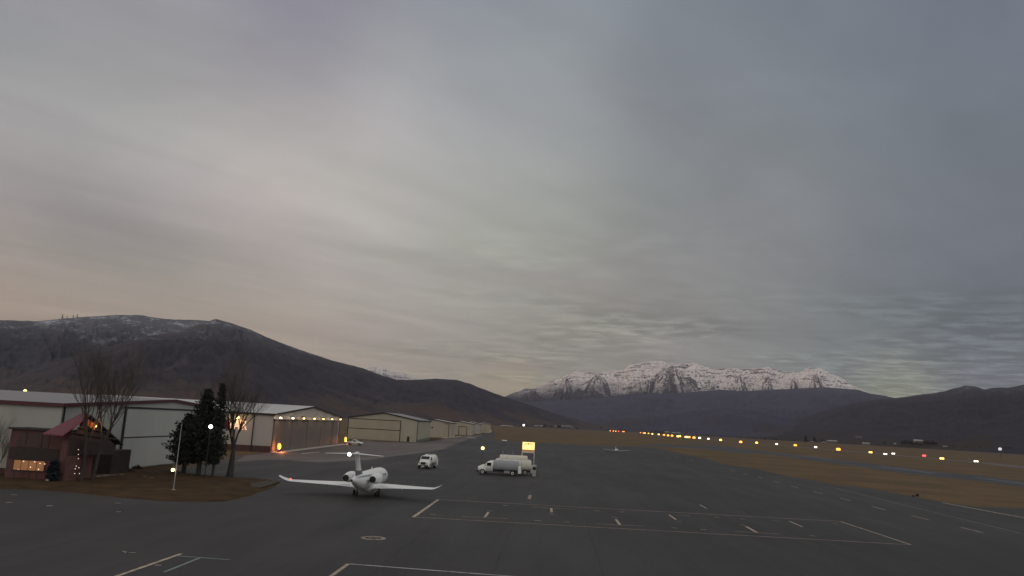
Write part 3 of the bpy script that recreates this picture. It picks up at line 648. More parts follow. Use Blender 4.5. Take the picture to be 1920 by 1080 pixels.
h5, o5, a5, b5, e5 = gable_hangar('mid beige hangar in the row with a dark framed door', 600, 655, 0, 0, 0, (886, 795), (860, 789.5), M['h_tan2'], M['roof_white'])
b = MB(); xa, xb_ = atY(861, 800, 600).x, atY(875, 800, 600).x; zt = atY(868, 800.5, 600).z
b.box(xa, 599.9, .2, xb_, 599.99, zt); b.build('door', M['door_tan'], h5, org=o5)
b = MB(); b.box(xa-.4, 599.8, 0, xa, 599.99, zt); b.box(xb_, 599.8, 0, xb_+.4, 599.99, zt); b.box(xa-.4, 599.8, zt, xb_+.4, 599.99, zt+.4); b.build('door_frame', M['seam'], h5, org=o5)
h6, o6, a6, b6, e6 = gable_hangar('second farthest beige hangar of the row, grey fronted', 700, 745, 0, 0, 0, (901, 795.3), (879, 789.8), M['h_white'], M['roof_white'])
h7, o7, a7, b7, e7 = gable_hangar('farthest beige hangar at the end of the row', 790, 850, 0, 0, 0, (918.5, 795.6), (902, 791.5), M['h_tan'], M['roof_white'])
for (hh, oo, xa, xb_, Y, zt) in ((h6, o6, a6, b6, 700, 5.5), (h7, o7, a7, b7, 790, 5.5)):
    xm = (xa+xb_)/2; ww = (xb_-xa)*.3
    b = MB(); b.box(xm-ww, Y-.1, .2, xm+ww, Y-.01, zt); b.build('door', M['door_tan'], hh, org=oo)
# post with a lamp head at the tan hangar's far end, small cabinets, white trailers
p = atX(805, 823, G(805, 823.5).x); p = G(805, 823.2)
t = thing('utility_post', 'dark post with a round lamp head beside the beige hangars', 'post', p)
b = MB(); b.tube([(0, 0, 0), (0, 0, 6.0)], .26, 8); b.build('pole', M['trim_dark'], t); b = MB(); b.ball((1.1, 0, 6.0), .5, 5); b.tube([(0, 0, 5.6), (1.1, 0, 6.0)], .12, 6); b.build('lamp_head', M['trim_dark'], t)
for px, py, lab in ((883.5, 813, 'white upright trailer against the row of beige hangars'), (919, 812, 'white trailer at the far end of the hangar row')):
    p = G(px, py); t = thing('enclosed_trailer', lab, 'trailer', p, R(4), 'white trailers by the hangar row')
    b = MB(); b.box(-1.1, -2.6, .6, 1.1, 2.6, 3.1); b.build('body', M['white_paint'], t)
    for sx_ in (-1, 1):
        b = MB(); b.wheel(sx_*1.0, 0, .38, .25, 10); b.build('wheel', M['black'], t)
    b = MB(); b.box(-1.0, -2.66, .7, 1.0, -2.6, 3.0); b.build('rear_door', M['white_paint2'], t)
# concrete kerb in front of the small hangars
def kerb(px, name, wdt=1.2, h=.14, m_=None):
    c_ = [G(*p) for p in px]; b = MB(); L = []; Rr = []
    for i, p in enumerate(c_):
        d = (c_[min(i+1, len(c_)-1)]-c_[max(i-1, 0)]).normalized(); n_ = Vector((d.y, -d.x, 0))*wdt/2
        L.append(p-n_); Rr.append(p+n_)
    b.loft([[(a.x, a.y, 0), (a.x, a.y, h), (q.x, q.y, h), (q.x, q.y, 0)] for a, q in zip(L, Rr)], True, True, False)
    return struct(name, b, m_ or M['concrete'])
kerb([(831, 821.5), (842, 821), (853, 820), (864, 819), (876, 819.6), (891, 822)], 'kerb', 2.0)
sheet('verge', [(797, 823), (812, 826.5), (826, 823.5), (830, 821.5), (808, 821.8)], .03, M['lawn'])

# ---------------------------------------------------------------- lodge with the red metal roof
M['brick'] = mat('red_brown_siding', (.125, .056, .050), .8, .3, .8)
M['brick2'] = mat('dark_timber', (.042, .028, .026), .8, .3, 1.2)
M['roof_red'] = corr('dark_red_metal_roof', (.17, .034, .046), .45, 2.4)
M['roof_dk'] = corr('charcoal_roof', (.040, .038, .034), .7, 2.0)
M['warmwin'] = mat('lit_window', (.4, .2, .1), .3, emit=(1, .42, .16), es=.10)
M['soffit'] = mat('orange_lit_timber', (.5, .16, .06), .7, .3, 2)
YL = 99.0
LO = Vector((-56, YL, 0))
lodge = thing('lodge', 'dark timber lodge with a red metal gable roof in front of the near hangar', 'building', LO)
def ly(x, y, Y=YL): return atY(x, y, Y)
xa = ly(15, 850).x; xb_ = ly(112, 850).x; zt = ly(60, 806.5).z
b = MB(); b.box(xa, YL, 0, xb_+1.5, YL+3.6, zt); b.build('wall', M['brick'], lodge, org=LO)
b = MB(); b.box(xa-.3, YL-.3, zt, xb_+1.2, YL+3.8, zt+.22); b.build('flat_roof', M['trim_dark'], lodge, org=LO)
# upper siding panel band and flat dark band for the recess
z1_, z2_ = ly(60, 838.5).z, ly(60, 811).z
for (p0, p1) in ((32, 48), (50, 78), (80, 92)):
    b = MB(); b.box(ly(p0, 830).x, YL-.06, z1_, ly(p1, 830).x, YL-.01, z2_); b.build('siding_panel', mat('siding', (.083, .05, .047), .8, .2, 1), lodge, org=LO)
z1_, z2_ = ly(60, 861.5).z, ly(60, 839.5).z
b = MB(); b.box(xa+.2, YL-.07, z1_, xb_-.2, YL-.01, z2_); b.build('recess_band', M['brick2'], lodge, org=LO)
z1_, z2_ = ly(60, 883).z, ly(60, 864).z
for k, (p0, p1) in enumerate(((27, 40), (41, 54), (55, 69), (70, 84))):
    x0_, x1_ = ly(p0, 870).x, ly(p1, 870).x
    wn = MB().box(x0_-.08, YL-.09, z1_-.08, x1_+.08, YL-.01, z2_+.08).build('window', M['brick2'], lodge, org=LO)
    MB().box(x0_, YL-.11, z1_, x1_, YL-.095, z2_).build('pane', M['warmwin'], wn, org=LO)
rnd = random.Random(3)
lm = mat('small_lamps', (1, .8, .6), .5, emit=(1, .70, .45), es=1.6)
for px, py in ((44, 865), (65, 866), (57, 876), (72, 880), (34, 881), (84, 870), (75, 869)):
    p = ly(px, py, YL-.2); MB().ball(tuple(p), .06, 4).build('ceiling_lamp', lm, lodge, org=LO)
# gable wing: rakes and ridge
gx = ly(152, 850).x
pk = atY(170, 777.5, 102); ne = atY(118, 816, 97.2); fe = atY(232, 832.5, 107)
Xg = pk.x
body_x0 = atY(112, 850, 98).x
b = MB(); b.box(body_x0, 98.2, 0, Xg-.1, 104.4, 5.0)
b.add([(Xg-.1, 98.2, 5.0), (Xg-.1, 104.4, 5.0), (Xg-.1, 102, pk.z-.5), (body_x0+.5, 98.2, 5.0), (body_x0+.5, 104.4, 5.0), (body_x0+.5, 102, pk.z-.7)], [(0, 1, 2), (3, 5, 4), (0, 2, 5, 3), (1, 4, 5, 2)])
b.build('wing_wall', M['brick'], lodge, org=LO)
hipA = atY(152, 774.5, 102); hipD = atY(80, 812.5, 97.2)
def thick(b, pts, th):
    n_ = len(pts); b.add([tuple(p) for p in pts]+[(p[0], p[1], p[2]-th) for p in pts], [tuple(range(n_)), tuple(range(2*n_-1, n_-1, -1))]+[(i, n_+i, n_+(i+1) % n_, (i+1) % n_) for i in range(n_)])
b = MB(); thick(b, [hipA, hipD, ne, pk], .16); b.build('roof', M['roof_red'], lodge, org=LO)
b = MB(); thick(b, [(pk.x, pk.y, pk.z), (fe.x, fe.y, fe.z), (fe.x-6.5, fe.y+.5, fe.z), (hipA.x, hipA.y, hipA.z)], .16); b.build('far_roof', M['roof_dk'], lodge, org=LO)
# gable face between the rakes, set a little back under the overhang
gz = .25
q1 = atY(128, 818, 98.0); q2 = atY(222, 834, 105.8)
b = MB(); b.ngon([(pk.x+.2, 101.9, pk.z-.55), (q1.x+.1, 98.1, q1.z-.1), (q1.x+.1, 98.1, 3.2), (q2.x-.3, 105.6, 3.2), (q2.x-.3, 105.6, q2.z-.1)]); b.build('gable_wall', M['brick2'], lodge, org=LO)
b = MB(); b.ngon([(q1.x+.1, 98.1, 0), (q1.x+.9, 99.6, 0), (q1.x+.9, 99.6, 3.2), (q1.x+.1, 98.1, 3.2)]); b.build('entry_wall', M['brick'], lodge, org=LO)
s0, s1, s2, s3 = atY(163, 785.5, 101.2), atY(177, 796, 101.7), atY(175, 806, 101.6), atY(160, 797, 101.0)
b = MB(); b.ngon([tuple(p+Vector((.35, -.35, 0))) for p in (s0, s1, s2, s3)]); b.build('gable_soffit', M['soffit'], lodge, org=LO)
point_light('soffit_light', tuple(s1+Vector((.9, -1.0, -.1))-LO), 45, (1, .36, .12), lodge, .15)
b = MB(); b.ball(tuple(s1+Vector((.45, -.45, -.2))), .13, 5); b.build('soffit_lamp', M['bulb'], lodge, org=LO)
for px0, px1, yb_, c_ in ((205, 211, 884, 'trim_dark'), (196, 199, 886, 'h_white')):
    a_ = G(px0+2, yb_); b = MB(); b.box(a_.x-.2, a_.y-.2, 0, a_.x+.2, a_.y+.2, 4.0); b.build('porch_post', M[c_], lodge, org=LO)
a_ = G(180, 890); b = MB(); b.box(a_.x-3.2, a_.y+.6, 0, a_.x+1.6, a_.y+6, 3.3); b.build('porch_wall', M['brick2'], lodge, org=LO)
b = MB(); b.box(ly(100, 890).x, YL-1.5, .1, G(178, 893).x, YL-.1, .35); b.build('porch_step', M['concrete'], lodge, org=LO)
for k, (u0, u1) in enumerate(((.30, .30), (.55, .55), (.78, .78))):
    a_ = pk.lerp(ne, u0); c_ = pk.lerp(fe, u1); MB().tube([(a_.x+.28, a_.y, a_.z-.25), (c_.x+.28, c_.y, c_.z-.25)], .09, 4, False).build('gable_beam', M['brick2'], lodge, org=LO)
MB().tube([(pk.x+.3, pk.y, pk.z-.2), (pk.x+.3, pk.y, 3.3)], .1, 4, False).build('king_post', M['brick2'], lodge, org=LO)
for x_, y0_ in ((28, 884), (42, 884), (56, 884), (70, 884), (86, 884)):
    a_ = ly(x_, y0_, YL-1.3); MB().tube([(a_.x, YL-1.3, .2), (a_.x, YL-1.3, 1.15)], .05, 4, False).build('rail_post', M['brick2'], lodge, org=LO)
a_, c_ = ly(22, 880, YL-1.3), ly(92, 880, YL-1.3); MB().box(a_.x, YL-1.34, 1.15, c_.x, YL-1.26, 1.25).build('porch_rail', M['brick2'], lodge, org=LO)
# fairy lights on the entry post
t = thing('light_string', 'string of small white lights hanging beside the lodge entrance', 'lights', ly(147, 872, 97.4))
q = [ly(x, y, 97.4)-Vector(t.location) for x, y in ((147, 843), (147, 852), (147, 860), (141, 879), (148, 877), (140, 888), (149, 888), (143, 874))]
MB().tube([tuple(p) for p in q[:3]], .015, 4).build('cord', M['trim_dark'], t)
lm = mat('fairy_light', (1, .9, .8), .5, emit=(1, .80, .64), es=.8)
for p in q: MB().ball(tuple(p), .055, 4).build('bulb', lm, t)

# ---------------------------------------------------------------- business jet (nose +Y)
M['jet_white'] = mat('jet_white_paint', (.88, .88, .86), .22, .04, .6)
M['jet_grey'] = mat('jet_grey_stripe', (.22, .22, .23), .3)
M['jet_dark'] = mat('jet_dark_stripe', (.05, .05, .055), .3)
M['nozzle'] = mat('black_nozzle', (.012, .012, .012), .6)  # flat black for the discs closing the engine and exhaust openings
M['red_lamp'] = mat('red_lamp', (1, .1, .08), .4, emit=(1, .10, .07), es=2.5)
M['white_spot'] = mat('white_spot_lamp', (1, 1, 1), .4, emit=(1, .95, .88), es=6)
S = .93
J = thing('business_jet', 'white twin-engine business jet with swept wings and upturned wingtips, tail towards us', 'jet', (-17.1, 103.2, .014), -.037)
J.scale = (S, S, S)
def airfoil(chord, thick_, xpos, yLE, z, n=10, twist=0):
    pts = []
    for k in range(n+1):
        u = k/n; u2 = .5-.5*math.cos(math.pi*u); th = thick_*chord*2.8*(.2969*math.sqrt(u2)-.126*u2-.3516*u2**2+.2843*u2**3-.1036*u2**4)
        pts.append((xpos, yLE-u2*chord, z+th))
    low = [(p[0], p[1], 2*z-p[2]+(p[2]-z)*.25) for p in reversed(pts[1:-1])]
    return pts+low
fus = [(10.3, .03, -.42), (10.1, .20, -.40), (9.7, .42, -.33), (9.1, .66, -.22), (8.4, .86, -.10), (7.6, 1.02, -.02), (6.6, 1.10, 0), (5, 1.12, 0), (0, 1.12, 0), (-3.2, 1.12, 0), (-4.8, 1.05, .05), (-6.2, .90, .14), (-7.6, .68, .26), (-8.8, .44, .38), (-9.8, .26, .46), (-10.4, .19, .50), (-10.5, .13, .50)]
b = MB(); b.lathe_y([(y, r, zo) for y, r, zo in [(q_[0]*1.04, q_[1]*1.1, q_[2]) for q_ in fus]], 36, 0, 2.2); b.build('fuselage', M['jet_white'], J)
b = MB(); b.lathe_y([(-10.96, .15, 0), (-10.93, .16, 0)], 16, 0, 2.7); b.build('exhaust_port', M['nozzle'], J)
# belly fairing
b = MB(); b.lathe_y([(2.6, .05, 0), (2.0, .55, 0), (1, .8, 0), (-1.5, .85, 0), (-3, .7, .05), (-4.4, .1, .2)], 20, 0, 1.3, 1.5); b.build('belly_fairing', M['jet_white'], J)
for s_ in (-1, 1):
    b = MB(); secs = [(.6, 2.6, 5.6, .15, 1.34), (1.3, 2.1, 4.9, .15, 1.40), (3.6, .4, 3.7, .13, 1.54), (6.5, -1.7, 2.7, .12, 1.66), (9.5, -3.8, 1.75, .11, 1.80), (9.9, -4.15, 1.55, .10, 1.90), (10.3, -4.6, 1.3, .09, 2.08), (10.62, -5.0, 1.0, .08, 2.25), (10.85, -5.4, .6, .08, 2.42)]
    b.loft([[(p[0], p[1], p[2]+(p[1]-y)*.05) for p in airfoil(c_, th, s_*x, y, z)] for x, y, c_, th, z in secs]); w_ = b.build('wing', M['jet_white'], J)
    b = MB(); b.loft([airfoil(.55, .08, s_*x, y, z-.02, 5) for x, y, z in ((2.2, -1.55, 1.41), (4.6, -2.55, 1.50))]); b.build('flap', M['jet_grey'], w_)
    b = MB(); b.ball((s_*9.75, -4.3, 1.93), .10, 5); b.build('tip_lamp', M['red_lamp'] if s_ < 0 else M['white_spot'], w_) if s_ < 0 else None
    for xx, yy in ((3.2, -2.2), (5.2, -2.9)):
        b = MB(); b.lathe_y([(yy+.9, .03, 0), (yy+.3, .13, 0), (yy-.5, .12, 0), (yy-1.0, .02, .05)], 8, s_*xx, 1.34); b.build('flap_fairing', M['jet_white'], w_)
    # engines
    e = MB(); e.lathe_y([(-2.9, .45, 0), (-2.82, .56, 0), (-2.5, .66, 0), (-1.9+0, .70, 0), (-3.9+0, .70, 0)][:3]+[(-3.3, .72, 0), (-4.6, .70, 0), (-5.6, .58, 0), (-6.4, .47, 0), (-6.6, .45, 0)], 28, s_*1.78, 2.62)
    en = e.build('engine', M['jet_white'], J)
    e = MB(); e.lathe_y([(-6.62, .43, 0), (-6.605, .43, 0)], 24, s_*1.78, 2.62); e.build('nozzle', M['nozzle'], en)
    e = MB(); e.lathe_y([(-2.89, .43, 0), (-2.88, .43, 0)], 24, s_*1.78, 2.62); e.build('intake', M['nozzle'], en)
    e = MB(); e.loft([airfoil(2.6, .10, s_*.85, -3.6, 2.45, 8), airfoil(2.4, .10, s_*1.25, -3.6, 2.55, 8)]); e.build('pylon', M['jet_white'], J)
    # horizontal tail
    b = MB(); b.loft([airfoil(c_, .09, s_*x, y, z, 8) for x, y, c_, z in ((.02, -8.55, 1.95, 5.95), (.5, -8.75, 1.8, 5.95), (3.55, -10.2, .85, 5.88), (3.72, -10.45, .5, 5.88))]); b.build('tailplane', M['jet_white'], J)
    # main gear
    g_ = MB(); g_.tube([(s_*1.42, -1.35, 1.35), (s_*1.5, -1.35, .35)], .085, 8); g_.build('main_gear_strut', M['metal'], J)
    for dx in (-.2, .2):
        q = MB(); q.wheel(s_*1.5+dx, -1.35, .36, .2); q.build('main_wheel', M['black'], J)
    q = MB(); q.box(s_*1.28-.02, -1.75, .5, s_*1.28+.02, -.95, 1.3); q.build('gear_door', M['jet_white'], J)
    for k in range(6):
        y = 5.4-k*1.15; b = MB()
        b.loft([[(s_*(1.14+o_), y+.17*math.cos(a), 2.5+.24*math.sin(a)) for a in [j*math.pi/6 for j in range(12)]] for o_ in (.0, .085)], smooth=False); b.build('cabin_window', M['glass'], J)
b = MB(); b.loft([[(x*.5*tk, yLE-u*c_, z) for (u, tk) in [(0, .0), (.08, .55), (.3, 1), (.6, .8), (1, .06)] for x in (1,)]+[(-x*.5*tk, yLE-u*c_, z) for (u, tk) in [(.6, .8), (.3, 1), (.08, .55)] for x in (1,)] for yLE, c_, z in ((-3.6, 4.9, 2.95), (-5.2, 3.6, 3.3), (-6.3, 2.9, 4.0), (-7.6, 2.35, 5.2), (-8.3, 2.1, 5.9))])
for i in range(len(b.v)): b.v[i] = (b.v[i][0]*.52, b.v[i][1], b.v[i][2])
fin = b.build('tail_fin', M['jet_white'], J)
b = MB(); b.lathe_y([(-8.1, .02, 0), (-8.45, .16, 0), (-9.4, .2, 0), (-10.6, .13, 0), (-11.0, .02, 0)], 14, 0, 6.0); b.build('bullet_fairing', M['jet_white'], fin)
b = MB(); b.loft([[(sx_*.26*tk*1.12+.012*sx_, yLE-u*c_, z) for sx_, u, tk in ((1, .3, 1), (1, .6, .8), (1, 1.01, .1), (-1, 1.01, .1), (-1, .6, .8), (-1, .3, 1))] for yLE, c_, z in ((-3.6, 4.9, 2.98), (-5.0, 3.75, 3.28), (-5.9, 3.15, 3.75))], smooth=False); b.build('dark_stripe', M['jet_dark'], fin)
b = MB()
for s_ in (-1, 1): b.loft([[(s_*(r*1.1+.015)*math.cos(a), y*1.04, 2.2+zo+(r*1.1+.015)*math.sin(a)) for a in (R(a0), R(a0+13))] for y, r, zo, a0 in ((-8.8, .44, .38, 40), (-7.6, .68, .26, 38), (-6.2, .90, .14, 36), (-4.8, 1.05, .05, 33), (-3.2, 1.12, 0, 30))], False, False)
b.build('fuselage_stripe', M['jet_grey'], J)
b = MB(); b.tube([(0, 7.2, 1.2), (0, 7.3, .3)], .07, 8); b.build('nose_gear_strut', M['metal'], J)
for dx in (-.13, .13):
    q = MB(); q.wheel(dx, 7.3, .24, .14, 16); q.build('nose_wheel', M['black'], J)
b = MB(); b.loft([[((r*1.1+.02)*math.cos(a), y*1.04, 2.2+zo+(r*1.1+.02)*math.sin(a)) for a in [R(28+124*k/10) for k in range(11)]] for y, r, zo in ((9.1, .66, -.22), (8.75, .765, -.155), (8.4, .86, -.10))], False, False); b.build('windshield', M['glass'], J)
b = MB(); b.ball((-.75, -10.2, 5.86), .24, 6); b.build('tail_strobe', M['white_spot'], J)  # stands for a lamp beyond the jet, set on its tailplane
b = MB(); b.box(-.02, 1.0, 3.4, .02, 1.5, 3.75); b.build('antenna', M['jet_white'], J)

# ---------------------------------------------------------------- fuel trucks (front +Y)
M['grille'] = mat('black_grille', (.02, .02, .02), .4)
M['tank_metal'] = mat('painted_steel_tank', (.36, .37, .39), .35, .1, 1.5)
M['lamp_off'] = mat('headlight_glass', (.5, .5, .48), .1)
M['chassis'] = mat('chassis_black', (.03, .03, .035), .6, .3, 3)
def section(w_, h0, h1, y, r=.12):
    x = w_/2; return [(-x, y, h0), (x, y, h0), (x, y, h1-r), (x-r, y, h1), (-x+r, y, h1), (-x, y, h1-r)]
def fuel_truck(label, loc, rz, L=8.4, tank=None, paint=None, hi=3.0, group='fuel trucks parked on the apron'):
    tank = tank or M['tank_metal']; paint = paint or M['white_paint']
    t = thing('fuel_truck', label, 'truck', loc, rz, group)
    f = L/2
    b = MB(); b.loft([section(1.5, .78, 1.45, f, .2), section(1.9, .7, 1.62, f-.35, .25), section(2.15, .7, 1.78, f-1.25, .25)]); b.build('hood', paint, t)
    b = MB(); b.loft([section(2.2, .7, 1.8, f-1.2, .2), section(2.2, .7, 1.85, f-1.26, .2), section(2.12, .7, 2.5, f-1.85, .2), section(2.12, .7, 2.56, f-2.1, .2), section(2.12, .7, 2.56, f-2.95, .2)]); cb_ = b.build('cab', paint, t)
    b = MB(); b.ngon([(-.9, f-1.27, 1.9), (.9, f-1.27, 1.9), (.84, f-1.8, 2.45), (-.84, f-1.8, 2.45)])
    for i in range(4): b.v[i] = (b.v[i][0], b.v[i][1]+.04, b.v[i][2]+.03)
    b.build('windshield', M['glass'], cb_)
    for s_ in (-1, 1):
        b = MB(); b.box(s_*1.065, f-2.6, 1.72, s_*1.085, f-1.75, 2.32); b.build('side_window', M['glass'], cb_)
        b = MB(); b.box(s_*.62, f-.02, .95, s_*.86, f+.03, 1.2); b.build('headlight', M['lamp_off'], t)
        b = MB(); b.box(s_*1.25, f-1.45, 1.7, s_*1.42, f-1.38, 2.2); b.tube([(s_*1.05, f-1.42, 2.0), (s_*1.3, f-1.42, 2.05)], .02, 5); b.build('mirror', M['grille'], t)
        for yy, rr, nm in ((f-.95, .5, 'wheel'), (-f+1.75, .5, 'wheel')):
            wdt = .28 if yy > 0 else .5
            b = MB(); b.wheel(s_*(1.05 if yy > 0 else .92), yy, rr, wdt); wo_ = b.build(nm, M['black'], t)
            b = MB(); hx = s_*(1.05+.13 if yy > 0 else .92+.24)
            b.loft([[(hx+o_*s_, yy+r_*math.cos(a), .5+r_*math.sin(a)) for a in [k*math.pi/8 for k in range(16)]] for o_, r_ in ((-.02, .30), (.03, .28), (.0, .12))]); b.build('hub', M['white_paint'], wo_)
        b = MB(); b.loft([[(s_*x, f-.95+.62*math.cos(a), .5+.62*math.sin(a)) for a in [k*math.pi/10 for k in range(11)]] for x in (.85, 1.22)], False, False); b.build('fender', paint, t)
    b = MB(); b.box(-.5, f-.02, .85, .5, f+.04, 1.35); b.build('grille', M['grille'], t)
    b = MB(); b.box(-1.1, f+.02, .42, 1.1, f+.22, .72); b.build('bumper', M['chassis'], t)
    b = MB(); b.box(-.3, f+.22, .45, .3, f+.24, .65); b.build('number_plate', M['white_paint'], t)
    b = MB(); b.box(-.45, -f+.2, .62, .45, f-1.0, .88); b.build('chassis', M['chassis'], t)
    # tank: rounded box section
    tk0, tk1 = f-3.2, -f+.7; rings = []
    for y, k_ in ((tk0+.12, .9), (tk0, 1.0), (tk1, 1.0), (tk1-.15, .88)):
        rings.append([(1.14*k_*math.copysign(abs(math.cos(a))**.6, math.cos(a)), y, .95+(hi-.95)/2+(hi-.95)/2*k_*math.copysign(abs(math.sin(a))**.7, math.sin(a))) for a in [j*math.pi/12 for j in range(24)]])
    b = MB(); b.loft(rings); tk = b.build('tank', tank, t)
    for s_ in (-1, 1):
        b = MB(); b.box(s_*.62, tk1+.2, hi-.02, s_*.68, tk0-.2, hi+.1); b.build('spill_rail', paint, tk)
    for k in range(2):
        y = tk1+(tk0-tk1)*(.3+.4*k); b = MB(); b.loft([[(.26*math.cos(a), y+.26*math.sin(a), z) for a in [j*math.pi/6 for j in range(12)]] for z in (hi-.03, hi+.12)], smooth=False); b.build('hatch', M['metal'], tk)
    b = MB(); b.box(-1.15, -f+.1, .55, 1.15, -f+.68, 1.9); b.build('rear_cabinet', paint, t)
    b = MB(); b.box(-1.16, tk1+1.6, .5, -.6, tk1+2.7, .95); b.box(.6, tk1+1.6, .5, 1.16, tk1+2.7, .95); b.build('pump_box', M['metal'], t)
    b = MB()
    for s_ in (-1, 1): b.tube([(s_*.22, -f+.05, .5), (s_*.22, -f+.05, hi+.25)], .025, 5)
    for k in range(7): b.box(-.22, -f+.03, .6+k*.35, .22, -f+.07, .64+k*.35)
    b.build('ladder', M['metal'], t)
    return t
pB = G(903, 890); pB2 = G(963, 892.5)
fuel_truck('fuel truck with a steel grey tank, side on, in front of the white one', ((pB.x+pB2.x)/2+.35, (pB.y+pB2.y)/2+1.0, .014), R(88.5), 8.6, hi=2.9)
fuel_truck('long white fuel truck parked side on behind the grey-tanked one', (1.0, 161.0, .014), R(90), 10.8, tank=M['white_paint2'], paint=M['white_paint2'], hi=3.0)
pA = G(799, 880)
fuel_truck('white fuel truck standing alone, facing us', (pA.x-.1, pA.y+4.4, .014), R(180-10), 7.6, tank=M['white_paint'], hi=2.7)
# above-ground tank, dispenser, bollards
xt0, xt1 = atY(937, 858, 167.5).x, atY(989, 858, 167.5).x
t = thing('fuel_tank', 'long pale storage tank with two thin vent pipes behind the fuel trucks', 'tank', ((xt0+xt1)/2, 167.5, .014))
hl = (xt1-xt0)/2; zt = atY(960, 853.2, 167.5).z
rings = [[(x, 1.1*k_*math.copysign(abs(math.cos(a))**.5, math.cos(a)), zt/2+.2+(zt/2-.2)*k_*math.copysign(abs(math.sin(a))**.5, math.sin(a))) for a in [j*math.pi/12 for j in range(24)]] for x, k_ in ((-hl, .9), (-hl+.15, 1), (hl-.15, 1), (hl, .9))]
MB().loft(rings).build('tank', M['white_paint2'], t)
for sx_ in (-.7, .7):
    MB().box(hl*sx_-.3, -1.0, 0, hl*sx_+.3, 1.0, .5).build('saddle', M['concrete'], t)
for px in (943, 962):
    xv = atY(px, 850, 167.5).x-(xt0+xt1)/2; MB().tube([(xv, -.4, zt-.1), (xv, -.4, zt+.85)], .06, 6).build('vent_pipe', M['metal'], t)
p = G(1001, 893)
t = thing('fuel_dispenser', 'grey fuel dispenser cabinet with hose at the back of the trucks', 'dispenser', (p.x, 158.5, .014))
MB().box(-.35, -.4, 0, .35, .4, 2.1).build('cabinet', M['tank_metal'], t); MB().box(-.3, -.42, 1.3, .3, -.41, 1.8).build('display', M['glass'], t)
MB().tube([(-.35, -.2, 1.6), (-.7, -.25, 1.2), (-.75, -.25, .5), (-.4, -.2, .3)], .04, 6).build('hose', M['black'], t); MB().box(-.4, -.45, 2.1, .4, .45, 2.2).build('cap', M['white_paint2'], t)
M['orange'] = mat('faded_orange_paint', (.30, .10, .05), .6, .3, 3)
for i, (px, lab) in enumerate(((1004, 'nearer the dispenser'), (1008, 'farthest right beside the dispenser'))):
    p = G(px, 893.5); t = thing('bollard', 'dull orange bollard '+lab, 'bollard', p, 0, 'bollards by the fuel point')
    MB().tube([(0, 0, 0), (0, 0, 1.5)], .09, 10).build('post', M['orange'], t); MB().ball((0, 0, 1.5), .09, 4).build('cap', M['orange'], t)
# lit sign on two posts
Ys = 168.0; q0, q1, q2, q3 = atY(980, 828.5, Ys), atY(1002, 844.3, Ys), atY(980, 849.5, Ys), atY(1002, 829.3, Ys)
t = thing('lit_sign', 'glowing amber sign panel on two white posts above the fuel trucks', 'sign', ((q0.x+q1.x)/2, Ys, .014))
hw = (q1.x-q0.x)/2; ztop = q0.z; zmid = (q1.z+.05); zb = q2.z
M['sign_panel'] = mat('lit_sign_panel', (1, .8, .4), .4, emit=(1, .66, .22), es=1.25)
M['sign_dim'] = mat('dim_sign_band', (.5, .25, .1), .5, emit=(1, .45, .12), es=.16)
for s_ in (-1, 1): MB().box(s_*hw-.07, .05, 0, s_*hw+.07, .2, zb+.5).build('post', M['white_paint'], t)
pn = MB().box(-hw, -.18, zmid, hw, .04, ztop).build('panel', M['sign_panel'], t)
MB().box(-hw-.06, -.16, ztop+.002, hw+.06, .1, ztop+.12).build('top_frame', M['trim_dark'], t)
MB().box(-hw, -.16, zb+.35, hw, .04, zmid-.003).build('lower_band', M['sign_dim'], t); MB().box(-hw, -.16, zb+.1, hw, .04, zb+.347).build('bottom_frame', M['white_paint2'], t)
b = MB(); zc = ztop-.42; md = mat('sign_mark', (.10, .02, .01), .6)
em = thing('wing_mark', None, None); em.parent = pn
del em
b = MB(); k = 10
b.add([(.16*math.cos(j*2*math.pi/k), -.2, zc+.05+.16*math.sin(j*2*math.pi/k)) for j in range(k)], [tuple(range(k))])
for s_ in (-1, 1):
    b.add([(s_*x, -.2, zc+z) for x, z in ((.24, .0), (.24, .12), (.5, .14), (.82, -.16), (.78, -.24), (.5, -.03))], [(0, 1, 2, 5), (5, 2, 3, 4)])
b.build('wing_mark', md, pn)
# floodlight on thin pole
pl = atY(905, 842.3, 166); t = thing('pole_lamp', 'round yellow lamp on a thin dark pole above the fuel truck cab', 'lamp', (pl.x, 166, .014))
MB().tube([(0, 0, 0), (0, 0, pl.z)], .045, 6).build('pole', M['chassis'], t); MB().ball((0, 0, pl.z+.2), .36, 6).build('globe', mat('pale_yellow_lamp', (1, 1, .6), .5, emit=(1, .80, .25), es=2.4), t)

